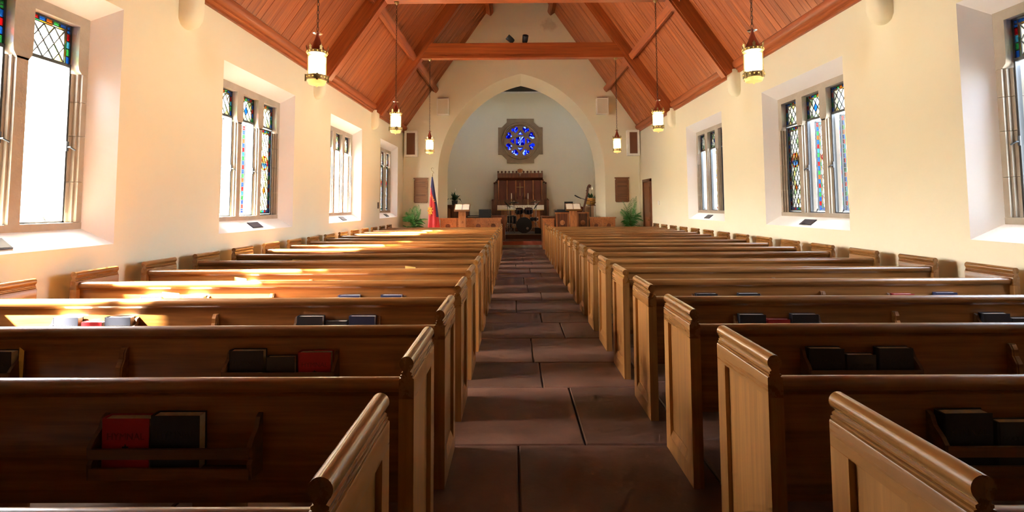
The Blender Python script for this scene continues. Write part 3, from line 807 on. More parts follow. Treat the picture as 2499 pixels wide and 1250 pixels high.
def add_book(side, k, inner, slot, kind, note=''):
    p, xo, xi = PEWS[side, k]
    xa, xb = (xo, xi)
    rack_x = (xb if side == 'left' else xa) if inner else (xa if side == 'left' else xb)
    Y = Y1+SP*(k-1)
    me, pg, tx, h = BOOKS[kind]
    o = put('bible' if 'bible' in kind else 'hymnal', me, None)
    th = .048
    o.location = (rack_x+(-.195, 0, .195)[slot], Y+back_y(.56)-.054, .557)
    o.rotation_euler = (math.atan(.03), 0, random.uniform(-.03, .03))
    put('page_block', pg, o); put('lettering', tx, o, (0, -.0006, h*.66), (PI/2, 0, 0))
    if kind.endswith('hymnal'):
        put('emblem', EMB, o, (0, -.0006, h*.46), (PI/2, 0, 0))
    tag(o, '%s in the %s rack of the %s pew %s of aisle, %s' % (kind, 'aisle-side' if inner else 'wall-side', ordn[k-1], side, ('left slot', 'middle slot', 'right slot')[slot]), 'book', 'books in the pew racks')
    return o
EMB = plate([[(0, .014), (.004, .004), (.012, .004), (.012, -.002), (.004, -.002), (.003, -.016), (-.003, -.016), (-.004, -.002), (-.012, -.002), (-.012, .004), (-.004, .004)]], .0008, GILT)
B, Rr, U, s_, sr = 'black hymnal', 'red hymnal', 'blue hymnal', 'small dark bible', 'small red bible'
plan = {
    ('left', 2, 1): [Rr, B, None], ('left', 2, 0): [B, s_, B], ('left', 3, 1): [B, s_, Rr], ('left', 3, 0): [B, s_, B], ('left', 4, 0): [B, sr, B], ('left', 4, 1): [B, s_, U],
    ('left', 5, 0): [B, None, B], ('left', 5, 1): [U, s_, U], ('left', 6, 1): [B, s_, B], ('left', 6, 0): [B, s_, B],
    ('right', 2, 1): [B, s_, B], ('right', 2, 0): [B, s_, B], ('right', 3, 1): [B, s_, B], ('right', 3, 0): [B, s_, B], ('right', 4, 1): [B, sr, B], ('right', 4, 0): [B, s_, U],
    ('right', 5, 1): [B, s_, B], ('right', 5, 0): [Rr, s_, U], ('right', 6, 1): [B, s_, B], ('right', 6, 0): [B, s_, B],
}
for (sd_, k, inn), bs in plan.items():
    for slot, kind in enumerate(bs):
        if kind: add_book(sd_, k, inn, slot, kind)
def card(x, k, z, w_, h, label, mat=YELLOWCARD, tilt=0):
    m = MB(); m.prism([(-w_/2, 0), (w_/2, 0), (w_/2*.98, h*.92), (-w_/2*1.05, h)], 'y', 0, .0015)
    o = m.build('offering_envelope', mat, None, (x, Y1+SP*(k-1)+back_y(z)-.03, z), smooth=False); o.rotation_euler = (.09, tilt, 0)
    tag(o, label, 'envelope', 'yellow envelopes in the racks')
card(-3.465, 5, .62, .155, .19, 'yellow envelope between two hymnals in fifth pew left of aisle')
card(-3.31, 6, .62, .13, .20, 'yellow envelope sticking out above the fifth pew rail left of aisle', tilt=.04)
card(-3.40, 8, .62, .22, .205, 'yellow card sticking up from the eighth pew left of aisle')
card(-1.61, 7, .62, .13, .21, 'small yellow slip peeking over the sixth pew left of the aisle')
card(-3.125, 3, .57, .028, .225, 'yellow envelope beside black hymnal at the left picture edge, third pew', tilt=.10)

# ------------------------------------------------------------------ hanging lanterns
def lantern_meshes():
    d = {}
    R = .118
    d['glass'] = MB().lathe([(R-.004, 3.285), (R, 3.29), (R, 3.60), (R-.004, 3.605)], 24).mesh('glass_cylinder', LAMPGLASS)
    d['core'] = MB().lathe([(.02, 3.30), (.098, 3.305), (.105, 3.36), (.105, 3.56), (.02, 3.59)], 20).mesh('frosted_core', LAMPCORE)
    m = MB().lathe([(R+.006, 3.245), (R+.014, 3.25), (R+.014, 3.312), (R+.006, 3.317)], 24)
    for k in range(4):
        a = k*PI/2+.4; T = Matrix.Translation(((R+.016)*math.cos(a), (R+.016)*math.sin(a), 3.28)) @ Matrix.Rotation(a, 4, 'Z')
        m.box(-.004, .014, -.014, .014, -.05, .04, 0, T)
    d['band'] = m.mesh('lower_band', BRASS)
    st = MB()
    for k in range(16):
        a = k*2*PI/16; T = Matrix.Translation(((R+.014)*math.cos(a), (R+.014)*math.sin(a), 3.281)) @ Matrix.Rotation(a, 4, 'Z')
        st.box(-.002, .004, -.008, .008, -.008, .008, 0, T @ Matrix.Rotation(PI/4, 4, 'X'))
    d['studs'] = st.mesh('studs', LAMPBASE)
    st2 = MB()
    for k in range(16):
        a = k*2*PI/16; T = Matrix.Translation(((R+.014)*math.cos(a), (R+.014)*math.sin(a), 3.618)) @ Matrix.Rotation(a, 4, 'Z')
        st2.box(-.002, .004, -.007, .007, -.007, .007, 0, T @ Matrix.Rotation(PI/4, 4, 'X'))
    d['studs2'] = st2.mesh('studs', LAMPBASE)
    d['bowl'] = MB().lathe([(.010, 3.165), (.012, 3.178), (.03, 3.186), (.10, 3.196), (R+.002, 3.246)], 24).mesh('base_glass', LAMPBASE)
    cr = MB().lathe([(R+.004, 3.596), (R+.013, 3.600), (R+.013, 3.636), (R+.004, 3.640)], 24)
    for k in range(6):
        a = k*PI/3+.2; T = Matrix.Translation(((R+.006)*math.cos(a), (R+.006)*math.sin(a), 3.63)) @ Matrix.Rotation(a, 4, 'Z')
        cr.prism([(-.020, 0), (.020, 0), (.014, .03), (.022, .05), (.008, .06), (0, .085), (-.008, .06), (-.022, .05), (-.014, .03)], 'x', -.003, .003, 0, T @ Matrix.Rotation(.18, 4, 'Y'))
    d['crown'] = cr.mesh('crown', BRASS)
    d['cone'] = MB().lathe([(R-.005, 3.60), (.092, 3.66), (.055, 3.74), (.028, 3.82), (.016, 3.875)], 20).mesh('cone_roof', COPPER)
    d['disc'] = MB().lathe([(.014, 3.868), (.050, 3.872), (.062, 3.880), (.030, 3.888), (.012, 3.905)], 16).mesh('finial_disc', CHROME)
    ch = MB(); z = 3.91; k = 0
    while z < 6.08:
        T = Matrix.Translation((0, 0, z+.03)) @ Matrix.Rotation(PI/2*(k % 2), 4, 'Z')
        ring = []
        for q in range(10):
            a = q*2*PI/10; c0 = Vector((.013*math.cos(a), 0, .034*math.sin(a))); n_ = Vector((math.cos(a), 0, math.sin(a)))
            ring.append([T @ (c0 + (n_*math.cos(t*2*PI/5) + Vector((0, 1, 0))*math.sin(t*2*PI/5))*.0042) for t in range(5)])
        ch.loft(ring+[ring[0]], caps=False); z += .056; k += 1
    d['chain'] = ch.mesh('chain', flat('chain_iron', (.05, .03, .02, 1), .5, .6))
    d['rose'] = MB().lathe([(.055, 6.13), (.050, 6.10), (.020, 6.075), (.012, 6.06)], 16).mesh('ceiling_hook', BRASS)
    return d
LM = lantern_meshes()
for ty, wh in ((6.45, 'nearest'), (10.80, 'middle'), (15.15, 'farthest')):
    for sg in (-1, 1):
        t = thing('hanging_lantern', '%s lit brass lantern on a chain at the %s of the nave' % (wh, 'left' if sg < 0 else 'right'), 'lantern', (sg*2.87, ty, 3.15), group='hanging brass lanterns')
        for k, nm in (('glass', 'glass_cylinder'), ('core', 'frosted_core'), ('band', 'lower_band'), ('bowl', 'base_glass'), ('crown', 'crown'), ('cone', 'cone_roof'), ('disc', 'finial_disc'), ('chain', 'chain'), ('rose', 'ceiling_hook')):
            o = put(nm, LM[k], t, (0, 0, -3.15))
            if k == 'band': put('studs', LM['studs'], o)
            if k == 'crown': put('studs', LM['studs2'], o)
# spotlights on the collar beam
for x, rot, lab in ((-.42, -.9, 'black spotlight aimed left on the collar beam'), (.02, .15, 'black spotlight aimed upright on the collar beam')):
    t = thing('spotlight', lab, 'spotlight', (x+.06, 15.15, 6.60), group='spotlights on the collar beam')
    MB().lathe([(.03, 0), (.03, .008), (.010, .012), (.010, .10)], 10).build('stem', BLACK, t)
    T = Matrix.Translation((-.02 if rot < -.5 else 0, 0, .145)) @ Matrix.Rotation(rot, 4, 'Y') @ Matrix.Rotation(.7 if rot > -.5 else .2, 4, 'X')
    MB().lathe([(.04, -.13), (.075, -.11), (.085, -.05), (.092, .12), (.08, .12), (.07, .04)], 14, T=T).build('lamp_head', BLACK, t)

# ------------------------------------------------------------------ gable wall fittings
def speaker(x0, x1, z0, z1, lab):
    t = thing('wall_speaker', lab, 'speaker', ((x0+x1)/2, YF, z0), group='white wall speakers')
    w_, h = x1-x0, z1-z0
    MB().box(-w_/2, w_/2, -.24, -.03, 0, h).build('cabinet', WHITE, t)
    m = MB(); f = .03
    for a in ((-w_/2, w_/2, 0, f), (-w_/2, w_/2, h-f, h), (-w_/2, -w_/2+f, f, h-f), (w_/2-f, w_/2, f, h-f)): m.box(a[0], a[1], -.262, -.24, a[2], a[3])
    m.build('bezel', WHITE, t)
    MB().box(-w_/2+f, w_/2-f, -.252, -.24, f, h-f).build('grille', SPKGREY, t)
    m = MB().box(-w_/2+.06, w_/2-.06, -.03, 0, h*.3, h*.7); m.box(-w_/2+.03, w_/2-.03, -.20, -.03, h, h+.03); m.build('bracket', COPPER, t)
speaker(-3.28, -2.82, 5.14, 5.78, 'white wall speaker high on the left of the chancel arch')
speaker(2.94, 3.40, 5.12, 5.76, 'white wall speaker high on the right of the chancel arch')
def grillebox(x0, x1, z0, z1, lab):
    t = thing('grille_box', lab, 'speaker', ((x0+x1)/2, YF, z0), group='grille boxes in the corners')
    w_, h = x1-x0, z1-z0; f = .085
    MB().box(-w_/2, w_/2, -.20, 0, 0, h).build('cabinet', WHITE, t)
    m = MB()
    for a in ((-w_/2, w_/2, 0, f), (-w_/2, w_/2, h-f, h), (-w_/2, -w_/2+f, f, h-f), (w_/2-f, w_/2, f, h-f)): m.box(a[0], a[1], -.225, -.20, a[2], a[3])
    m.build('face_frame', WHITE, t)
    MB().box(-w_/2+f, w_/2-f, -.212, -.20, f, h-f).build('grille', GRILLE, t)
grillebox(-4.54, -4.04, 3.50, 4.52, 'white box with brown grille in the left corner of gable wall')
grillebox(4.11, 4.58, 3.50, 4.50, 'white box with brown grille in the right corner of gable wall')
def honour(x0, x1, z0, z1, lab, mat):
    t = thing('honour_board', lab, 'board', ((x0+x1)/2, YF-.006, z0), group='carved wooden honour boards')
    w_, h = x1-x0, z1-z0
    MB().box(-w_/2+.02, w_/2-.02, -.04, 0, .03, h-.03).build('panel', mat, t)
    m = MB().box(-w_/2-.035, w_/2+.035, -.075, 0, h-.045, h); m.box(-w_/2, w_/2, -.055, 0, h-.10, h-.045); m.build('cornice', mat, t)
    m = MB()
    for s in (-1, 1): m.box(s*w_/2-.02, s*w_/2+.02, -.05, 0, .02, h-.1)
    m.build('stile', mat, t)
    pr = [(-w_/2, .05)] + [(-w_/2 + w_*k/16, -.012 if k % 2 else .018) for k in range(17)] + [(w_/2, .05)]
    MB().prism(pr, 'y', -.05, 0).build('apron', mat, t)
    for k in range(9):
        MB().box(-w_/2+.06, w_/2-.06, -.046, -.038, h*.12+k*h*.083, h*.12+k*h*.083+.05).build('name_plate', mat, t)
honour(-4.17, -3.68, 1.72, 2.69, 'carved wooden honour board left of arch, beside the flag', PLAQUE)
honour(3.66, 4.15, 1.71, 2.67, 'carved wooden honour board right of arch, above a palm', wood('plaque_dark', (.11, .036, .011, 1), (.20, .075, .024, 1), 'x', .45, .2))
tag(MB().box(-.05, .05, -.07, .07, -.06, .06).build('junction_box', BLACK, None, (2.86, 20.02, 4.75)), 'small black box fixed inside the right of chancel arch', 'box')
tag(MB().box(-.02, 0, -.06, .06, -.07, .07).box(-.03, -.02, -.03, .03, -.03, .03).build('thermostat', WHITE, None, (HW, 16.95, 1.66)), 'small white thermostat on right wall near the door', 'thermostat')
tag(MB().box(0, .02, -.05, .05, -.10, .10).box(.02, .028, -.015, .015, -.03, .03).build('wall_switch', flat('switch_brown', (.05, .03, .02, 1), .5), None, (-HW, 15.85, 1.62)), 'small dark switch plate on left wall beside last window', 'switch')
tag(MB().tube([(4.57, 19.37, 0), (4.57, 19.37, 3.5)], .008, 6).build('cable_conduit', WHITE, None), 'thin cable conduit running down the right corner of gable', 'conduit')
m = MB().box(-.03, .06, 17.90, 18.76, 0, 2.44)
door = struct(m.build('door_1', DOORWOOD, None, (HW, 0, 0)))
mm = MB().box(-.06, .02, 17.80, 17.90, 0, 2.52); mm.box(-.06, .02, 18.76, 18.86, 0, 2.52); mm.box(-.06, .02, 17.80, 18.86, 2.44, 2.54); mm.build('door_frame', DARKOAK, door)
for a in (.25, 1.35): MB().box(-.042, -.03, 18.0, 18.66, a, a+.9).build('panel', DOORWOOD, door)
MB().lathe([(.01, 0), (.01, .04), (.03, .05), (.03, .08), (.01, .09)], 10, T=Matrix.Rotation(-PI/2, 4, 'Y')).build('door_knob', BRASS, door, (-.03, 18.0, 1.05))

# ------------------------------------------------------------------ flag on its pole
t = thing('flag', 'red and navy flag with yellow star draped on pole before gable', 'flag', (-3.27, 18.12, 0))
MB().lathe([(.02, 0), (.15, 0), (.15, .03), (.06, .06), (.03, .10), (.014, .12), (.014, 2.70), (.02, 2.71), (.012, 2.74)], 14).build('pole', BRASS, t)
m = MB()
ring = [Vector((.045*math.sin(a), 0, 2.885+.045*a/PI*0+.0) ) for a in ()]
path = [(.045*math.sin(a*1.5*PI+PI*.35), 0, 2.78+.19*a) for a in [k/16 for k in range(17)]]
m.tube(path, .010, 6); m.tube([(0, 0, 2.72), (0, 0, 2.80)], .012, 6); m.tube([(-.05, 0, 2.955), (0, 0, 3.0), (.05, 0, 2.955)], .008, 6); m.build('finial', BRASS, t)
rings = []; NZ, NA = 26, 40
for i in range(NZ+1):
    f = i/NZ; z = 2.66 - f*2.12
    rad = .022+.20*f**.85; cx = -.01+.065*f
    ring = []
    for k in range(NA):
        a = k*2*PI/NA; rr = rad*(1+.16*math.sin(a*5+1.3*f)*min(1, f*2)+.08*math.sin(a*3+2))
        ring.append((cx+rr*math.cos(a)*.98, rr*math.sin(a)*.7, z))
    rings.append(ring)
m = MB(); m.loft(rings)
for q, f in enumerate(m.f):
    if len(f) != 4: continue
    P = [m.v[i] for i in f]; x = sum(p[0] for p in P)/4; z = sum(p[2] for p in P)/4; fz = (2.66-z)/2.12
    rel = (x-(-.01+.065*fz))/(.022+.20*fz**.85)
    if z > 2.20 - .45*max(-.6, min(1, rel)) - .2: m.m[q] = 1
    if rel > .72 and z > 1.2: m.m[q] = 1
m.build('cloth', [FL_RED, FL_BLUE], t)
def on_flag(x, z):     # y of the front of the drape
    fz = (2.66-z)/2.12; rad = .022+.20*fz**.85
    return -(rad*.7*1.18+.006)
star = []
for k in range(16):
    r_ = .17 if k % 2 == 0 else .085; a = k*PI/8
    star.append((r_*math.cos(a)*.72, r_*math.sin(a)*1.15))
me = plate([star], .003, FL_YEL); put('star', me, t, (-.055, on_flag(0, 1.42), 1.42), (PI/2+.06, 0, 0))
put('star_ring', plate([arc(0, 0, .062, 0, 2*PI, 24)[:-1], arc(0, 0, .05, 0, 2*PI, 24)[:-1]], .002, FL_RED), t, (-.055, on_flag(0, 1.42)-.005, 1.42), (PI/2+.06, 0, 0))
put('lettering', text('LOULT', .095, FL_YEL, .002), t, (.03, on_flag(0, 1.86)+.005, 1.86), (PI/2+.06, 1.05, 0))

# ------------------------------------------------------------------ palms
def frond(L, arch, droop, leafw, mat=LEAF, n=15, ll=.30):
    m = MB(); pts = []
    for k in range(n+1):
        s = k/n; pts.append(Vector((L*s*math.sin(arch*.5+s*droop*.5), 0, L*s*math.cos(arch*.5+s*droop*.6))))
    m.tube(pts, [.009*(1-.8*k/n) for k in range(n+1)], 5, 1)
    for k in range(3, n+1):
        s = k/n; p = pts[k]; d = (pts[k]-pts[k-1]).normalized()
        l_ = ll*(math.sin(PI*min(1, s*.9+.12))**.7)*(1.1-.4*s)
        for sd2 in (-1, 1):
            side = Vector((0, sd2, 0)); dirn = (side*.85+d*.75+Vector((0, 0, -.25))).normalized()
            tip = p + dirn*l_ + Vector((0, 0, -.30*l_)); midp = p + dirn*l_*.5
            wv = d*leafw
            m.face([p-wv*.3, midp-wv, tip, midp+wv], 0)
    return m.mesh('frond', [mat, STEMC])
FRS = [frond(.74, .20, 1.1, .015, ll=.34), frond(.68, .35, 1.6, .016, ll=.34), frond(.54, .5, 2.0, .015, ll=.30), frond(.95, .05, .6, .014, ll=.30)]
def palm(x, y, h, lab, seed, n=20):
    t = thing('potted_palm', lab, 'plant', (x, y, 0), group='potted palms by the arch')
    MB().lathe([(.02, 0), (.17, 0), (.21, .32), (.23, .33), (.23, .36), (.19, .36), (.18, .31)], 18).build('pot', POT, t)
    rd = random.Random(seed); m = MB()
    for k in range(4):
        a = k*PI/2+.3; m.tube([(.04*math.cos(a), .04*math.sin(a), .3), (.06*math.cos(a), .06*math.sin(a), h*.45)], .014, 6)
    m.build('stem', STEMC, t)
    for k in range(n):
        o = put('frond', FRS[rd.choice((0, 1, 2, 3))] if k > 3 else FRS[3], t)
        o.location = (rd.uniform(-.04, .04), rd.uniform(-.04, .04), h*(.22+.33*rd.random()))
        o.rotation_euler = (0, 0, k*2.399+rd.uniform(-.3, .3)); sc = rd.uniform(.75, 1.0)*h/1.75; o.scale = (sc, sc, sc)
palm(-4.05, 18.75, 1.70, 'green potted palm in left corner under the honour board', 3, 32)
palm(4.05, 18.75, 1.85, 'green potted palm right of arch under the honour board', 5, 30)

# ------------------------------------------------------------------ choir fronts and lecterns
def stall_front(x0, x1, Y, z1, n, lab, ret=None):
    t = thing('choir_screen', lab, 'panelling', ((x0+x1)/2, Y, 0), group='carved choir screens')
    X0, X1 = x0-(x0+x1)/2, x1-(x0+x1)/2
    m = MB().box(X0-.03, X1+.03, -.05, .10, z1-.05, z1); m.box(X0, X1, -.025, .07, z1-.10, z1-.05); m.build('top_rail', CARVE, t)
    MB().box(X0, X1, .01, .05, .05, z1-.1).build('back_panel', DARKOAK, t)
    MB().box(X0, X1, -.03, .06, 0, .14).build('plinth', CARVE, t)
    pw = (X1-X0)/n
    for k in range(n+1):
        x = X0+pw*k; x = min(max(x, X0+.035), X1-.035)
        MB().box(x-.035, x+.035, -.03, .05, .14, z1-.10).build('post', CARVE, t)
    for k in range(n):
        a, c = X0+pw*k+.035, X0+pw*(k+1)-.035; h = z1-.24; wd = c-a
        # trefoil-headed opening
        hx = wd/2-.02
        P = [(-hx, .04), (hx, .04), (hx, h*.48)] + arc(hx*.52, h*.60, hx*.47, -.3, PI*.62, 6) + arc(0, h*.78, hx*.42, .2, PI-.2, 6) + arc(-hx*.52, h*.60, hx*.47, PI*.38, PI+.3, 6) + [(-hx, h*.48)]
        me = plate([[(-wd/2, 0), (wd/2, 0), (wd/2, h), (-wd/2, h)], P], .012, CARVE)
        put('tracery_panel', me, t, ((a+c)/2, 0, .14), (PI/2, 0, 0))
        st = MB()
        for s in (-1, 1): st.lathe([(.028, 0), (.022, .02), (.008, .028)], 8, (s*hx*.78, 0, h*.86), T=Matrix.Rotation(PI/2, 4, 'X'))
        st.build('boss', CARVE, t, ((a+c)/2, -.005, .14))
    if ret:
        sx = X0+.03 if ret < 0 else X1-.03
        MB().box(sx-.03, sx+.03, .05, 1.0, 0, z1-.03).build('return_panel', CARVE, t)
stall_front(-2.98, -.78, 18.20, 1.15, 4, 'carved oak choir front left of the steps behind front pew', 1)
stall_front(.75, 1.16, 18.20, 1.12, 1, 'narrow carved oak choir front right of the steps', -1)
stall_front(2.46, 3.38, 18.20, 1.16, 2, 'low carved oak choir front near the right palm')
def panel_box(x0, x1, Y, z1, lab):
    t = thing('panelled_pulpit_front', lab, 'panelling', ((x0+x1)/2, Y, 0)); w_ = (x1-x0)/2
    MB().box(-w_, w_, 0, .45, 0, z1-.05).build('body', DARKOAK, t)
    m = MB().box(-w_-.02, w_+.02, -.05, .47, z1-.05, z1); m.build('top', CARVE, t)
    for s in (-1, 1): MB().box(s*w_-.05 if s > 0 else -w_, w_ if s > 0 else -w_+.05, -.03, 0, 0, z1-.05).build('stile', CARVE, t)
    m = MB()
    m.lathe([(.09, 0), (.085, .012), (.05, .02), (.03, .03)], 14, (0, 0, z1*.72), T=Matrix.Rotation(PI/2, 4, 'X')); m.build('boss', CARVE, t)
panel_box(1.22, 1.69, 18.12, 1.34, 'panelled oak front under the black keyboard right of aisle')
panel_box(1.99, 2.40, 18.12, 1.34, 'panelled oak front between right lectern and the low choir front')
def lectern(x, Y, lab, z=1.45):
    t = thing('lectern', lab, 'lectern', (x, Y, 0), group='oak lecterns with open books')
    MB().box(-.13, .13, -.10, .10, .08, z-.02).build('post', CARVE, t)
    MB().box(-.20, .20, -.16, .16, 0, .08).build('base', CARVE, t)
    m = MB()
    for k in range(2):
        m.lathe([(.05, 0), (.045, .01), (.02, .016)], 10, (0, -.10, z-.14-.30*k), T=Matrix.Rotation(PI/2, 4, 'X'))
    m.box(-.10, .10, -.108, -.10, z-.22, z-.06); m.build('carving', CARVE, t)
    T = Matrix.Translation((0, -.12, z)) @ Matrix.Rotation(.62, 4, 'X')
    MB().box(-.28, .28, -.06, .34, -.02, .015, 0, T).box(-.28, .28, -.075, -.055, -.02, .05, 0, T).build('desk', PEW_X, t)
    b_ = thing('open_book', 'white open book lying on the %s' % lab.replace('oak lectern', 'lectern'), 'book', (x, Y, z), group='open books on the lecterns')
    m = MB(); T2 = Matrix.Translation((0, -.12, 0)) @ Matrix.Rotation(.62, 4, 'X')
    for s in (-1, 1):
        m.prism([(0, .018), (s*.12, .034), (s*.25, .022), (s*.25, .017), (0, .015)], 'y', -.045, .30, 0, T2)
    m.build('pages', PAPER, b_)
    MB().prism([(-.26, .015), (.26, .015), (.26, .019), (-.26, .019)], 'y', -.05, .305, 0, T2).build('cover', BLACK, b_)
lectern(-2.15, 17.88, 'oak lectern left of the steps')
lectern(1.82, 17.88, 'oak lectern right of the steps')

# stalls and furniture inside the chancel
def choir_stall(x0, x1, y0, y1, z0, z1, lab):
    t = thing('choir_stall', lab, 'stall', ((x0+x1)/2, y0, z0), group='choir stalls inside the arch'); w_ = (x1-x0)/2; d = y1-y0; h = z1-z0
    MB().box(-w_, w_, 0, .05, 0, h-.04).build('end_panel', DARKOAK, t); MB().box(-w_-.02, w_+.02, -.02, d, h-.04, h).build('top', DARKOAK, t)
    MB().box(-w_, -w_+.05, .05, d, 0, h-.04).build('side_panel', DARKOAK, t); MB().box(w_-.05, w_, .05, d, 0, h-.04).build('side_panel', CARVE, t)
choir_stall(-1.18, -.66, 19.40, 20.45, .229, 1.21, 'dark oak choir stall left of the drums')
choir_stall(.80, 1.60, 19.50, 20.45, .229, 1.17, 'dark oak choir stall right of the drums')
t = thing('wooden_cabinet', 'dark wooden cabinet left in the chancel under a plant', 'cabinet', (-2.78, 21.8, .42))
MB().box(-.50, .50, 0, .5, 0, 1.18).build('body', DARKOAK, t); MB().box(-.53, .53, -.03, .52, 1.18, 1.22).build('top', DARKOAK, t)
for s in (-1, 1): MB().box(s*.25-.22, s*.25+.22, -.02, 0, .06, 1.12).build('door', DARKOAK, t)
t = thing('wooden_chair', 'tall oak chair back at the left edge of chancel', 'chair', (-3.02, 20.9, .42))
MB().prism([(-.05, 0), (.10, 0), (.04, 1.05), (-.03, 1.07)], 'y', -.02, .02).build('backrest', CARVE, t); MB().box(-.05, .45, .02, .45, .40, .45).build('seat', CARVE, t)
for x in (.0, .4):
    for y in (.04, .4): MB().box(x, x+.04, y, y+.04, 0, .40).build('leg', CARVE, t)
def lily(x, y, z, lab, sc, seed, pot=POT, up=.6):
    t = thing('peace_lily', lab, 'plant', (x, y, z)); rd = random.Random(seed)
    MB().lathe([(.02, 0), (.11*sc, 0), (.14*sc, .20*sc), (.12*sc, .20*sc)], 14).build('pot', pot, t)
    for k in range(22):
        m = MB(); a = k*2.4; l_ = rd.uniform(.28, .46)*sc; tilt = rd.uniform(.3, 1.35); d = Vector((math.cos(a)*math.sin(tilt), math.sin(a)*math.sin(tilt), math.cos(tilt)))
        sdv = Vector((-math.sin(a), math.cos(a), 0)); p0 = Vector((0, 0, .18*sc)); p1 = p0+d*l_*.6; p2 = p0+d*l_*.85+Vector((0, 0, -.05*sc)); p3 = p0+d*l_*1.1+Vector((0, 0, -.14*sc*tilt))
        w_ = .055*sc
        m.face([p0-sdv*.008, p1-sdv*w_, p1+sdv*.0, p0]); m.face([p0, p1, p1+sdv*w_, p0+sdv*.008]); m.face([p1-sdv*w_, p2-sdv*w_*.8, p2, p1]); m.face([p1, p2, p2+sdv*w_*.8, p1+sdv*w_]); m.face([p2-sdv*w_*.8, p3, p2]); m.face([p2, p3, p2+sdv*w_*.8])
        m.build('leaf', LEAF2, t)
    m = MB(); m.tube([(0, 0, .2*sc), (.02, 0, up*sc)], .006, 5, 1); m.lathe([(.004, 0), (.035, .04), (.028, .08), (.004, .14)], 8, (.02, 0, up*sc)); m.build('flower', [CLOTH, STEMC], t)
lily(-2.92, 22.0, 1.64, 'dark green peace lily on the cabinet left in chancel', 1.0, 1)
t = thing('digital_piano', 'black digital piano left of the altar behind choir front', 'piano', (-1.85, 20.9, .42))
MB().box(-.45, .75, 0, .4, .62, .76).build('body', BLACK, t); MB().box(-.40, .70, -.02, .02, .70, .735).build('keys', PAPER, t)
for x in (-.40, .68): MB().box(x, x+.04, .1, .3, 0, .62).build('leg', BLACK, t)
t = thing('music_stand', 'black music stand desk seen from behind, left of altar', 'stand', (-1.48, 20.2, .229))
MB().lathe([(.02, 0), (.18, 0), (.18, .02), (.015, .04), (.015, .92)], 12).build('pole', BLACK, t)
MB().box(-.25, .25, 0, .02, 0, .34, 0, Matrix.Translation((0, 0, .88)) @ Matrix.Rotation(-.12, 4, 'X')).box(-.25, .25, .0, .07, .86, .885).build('desk', BLACK, t)
tag(MB().lathe([(.01, 0), (.10, 0), (.12, .32), (.11, .32), (.09, .03)], 14).build('waste_bin', TEAL, None, (-1.93, 20.75, .99+.0)), 'small teal tub beside the black piano', 'tub') if False else None

# altar + cloth + candles
t = thing('altar_table', 'dark oak altar table before the reredos', 'altar', (0, 23.2, .42))
MB().box(-1.02, 1.02, -.30, .30, 1.12, 1.18).build('table_top', DARKOAK, t); MB().box(-.95, .95, -.24, .24, .06, 1.12).build('body', DARKOAK, t); MB().box(-1.0, 1.0, -.28, .28, 0, .06).build('plinth', DARKOAK, t)
for k in range(4):
    MB().box(-.90+k*.47, -.90+k*.47+.39, -.262, -.24, .15, 1.0).build('panel', CARVE, t)
t = thing('altar_cloth', 'white lettered cloth hanging over front of the altar table', 'cloth', (0, 23.2, 1.60))
m = MB().box(-1.07, 1.07, -.32, .31, 0, .012); m.prism([(-1.07, -.19), (1.07, -.19), (1.07, .012), (-1.07, .012)], 'y', -.335, -.32); m.build('cloth', CLOTH, t)
put('fringe', MB().box(-1.07, 1.07, -.336, -.32, -.225, -.19).mesh('fringe', YELLOWCARD, False), t)
put('lettering', text('IN REMEMBRANCE', .13, flat('cloth_print', (.45, .33, .16, 1), .8), .001), t, (.08, -.337, -.09), (PI/2, 0, 0)) if False else None
m = MB()
for k in range(9):
    x = -.36+k*.11
    m.box(x-.006, x+.006, -.339, -.335, -.15, -.03); m.box(x-.03, x+.03, -.339, -.335, -.065 - (k % 2)*.05, -.05 - (k % 2)*.05)
m.build('embroidery', flat('embroidery', (.45, .33, .16, 1), .8), t)
for x, lab in ((-.42, 'white candle on brass stick left on the altar'), (.35, 'white candle on brass stick right on the altar')):
    t = thing('altar_candle', lab, 'candle', (x, 23.25, 1.612), group='altar candles')
    MB().lathe([(.05, 0), (.05, .015), (.015, .03), (.02, .10), (.010, .14), (.012, .28), (.028, .30)], 12).build('candlestick', BRASS, t)
    MB().lathe([(.017, .30), (.017, .55), (.004, .555), (.003, .57)], 10).build('candle', CLOTH, t)
# reredos
t = thing('reredos', 'carved dark wooden reredos with cresting behind the altar', 'reredos', (0, 24.1, .42))
Zb = .42
MB().box(-1.33, 1.33, .0, .36, 0, 1.46).build('base', DARKOAK, t)
for s in (-1, 1):
    MB().box(s*1.32-.06, s*1.32+.06, -.05, .3, 0, 1.40).lathe([(.07, 0), (.075, .03), (.05, .08), (.01, .11)], 10, (s*1.32, .1, 1.40)).build('pilaster', DARKOAK, t)
    MB().box(min(s*1.08, s*1.28), max(s*1.08, s*1.28), .05, .33, 1.46, 2.22).build('wing', DARKOAK, t)
    m = MB()
    for x, z in ((1.25, 2.22), (1.17, 2.27), (1.11, 2.36)): m.lathe([(.03, 0), (.05, .03), (.045, .07), (.01, .10)], 8, (s*x, .15, z))
    m.build('crest_knob', DARKOAK, t)
MB().box(-1.10, 1.10, .10, .36, 1.46, 2.72).build('back_panel', DARKOAK, t)
REDP = flat('reredos_panel', (.12, .022, .010, 1), .45)
for k in range(5):
    x = -.84+k*.42
    MB().box(x-.17, x+.17, .08, .10, 1.30, 2.36).build('panel', REDP, t)
for k in range(6):
    x = -1.05+k*.42
    MB().box(x-.022, x+.022, .03, .12, 1.30, 2.40).build('rib', CARVE, t)
MB().prism([(.12, 2.38), (-.10, 2.52), (-.10, 2.74), (.36, 2.74), (.36, 2.38)], 'x', -1.10, 1.10).build('canopy', DARKOAK, t)
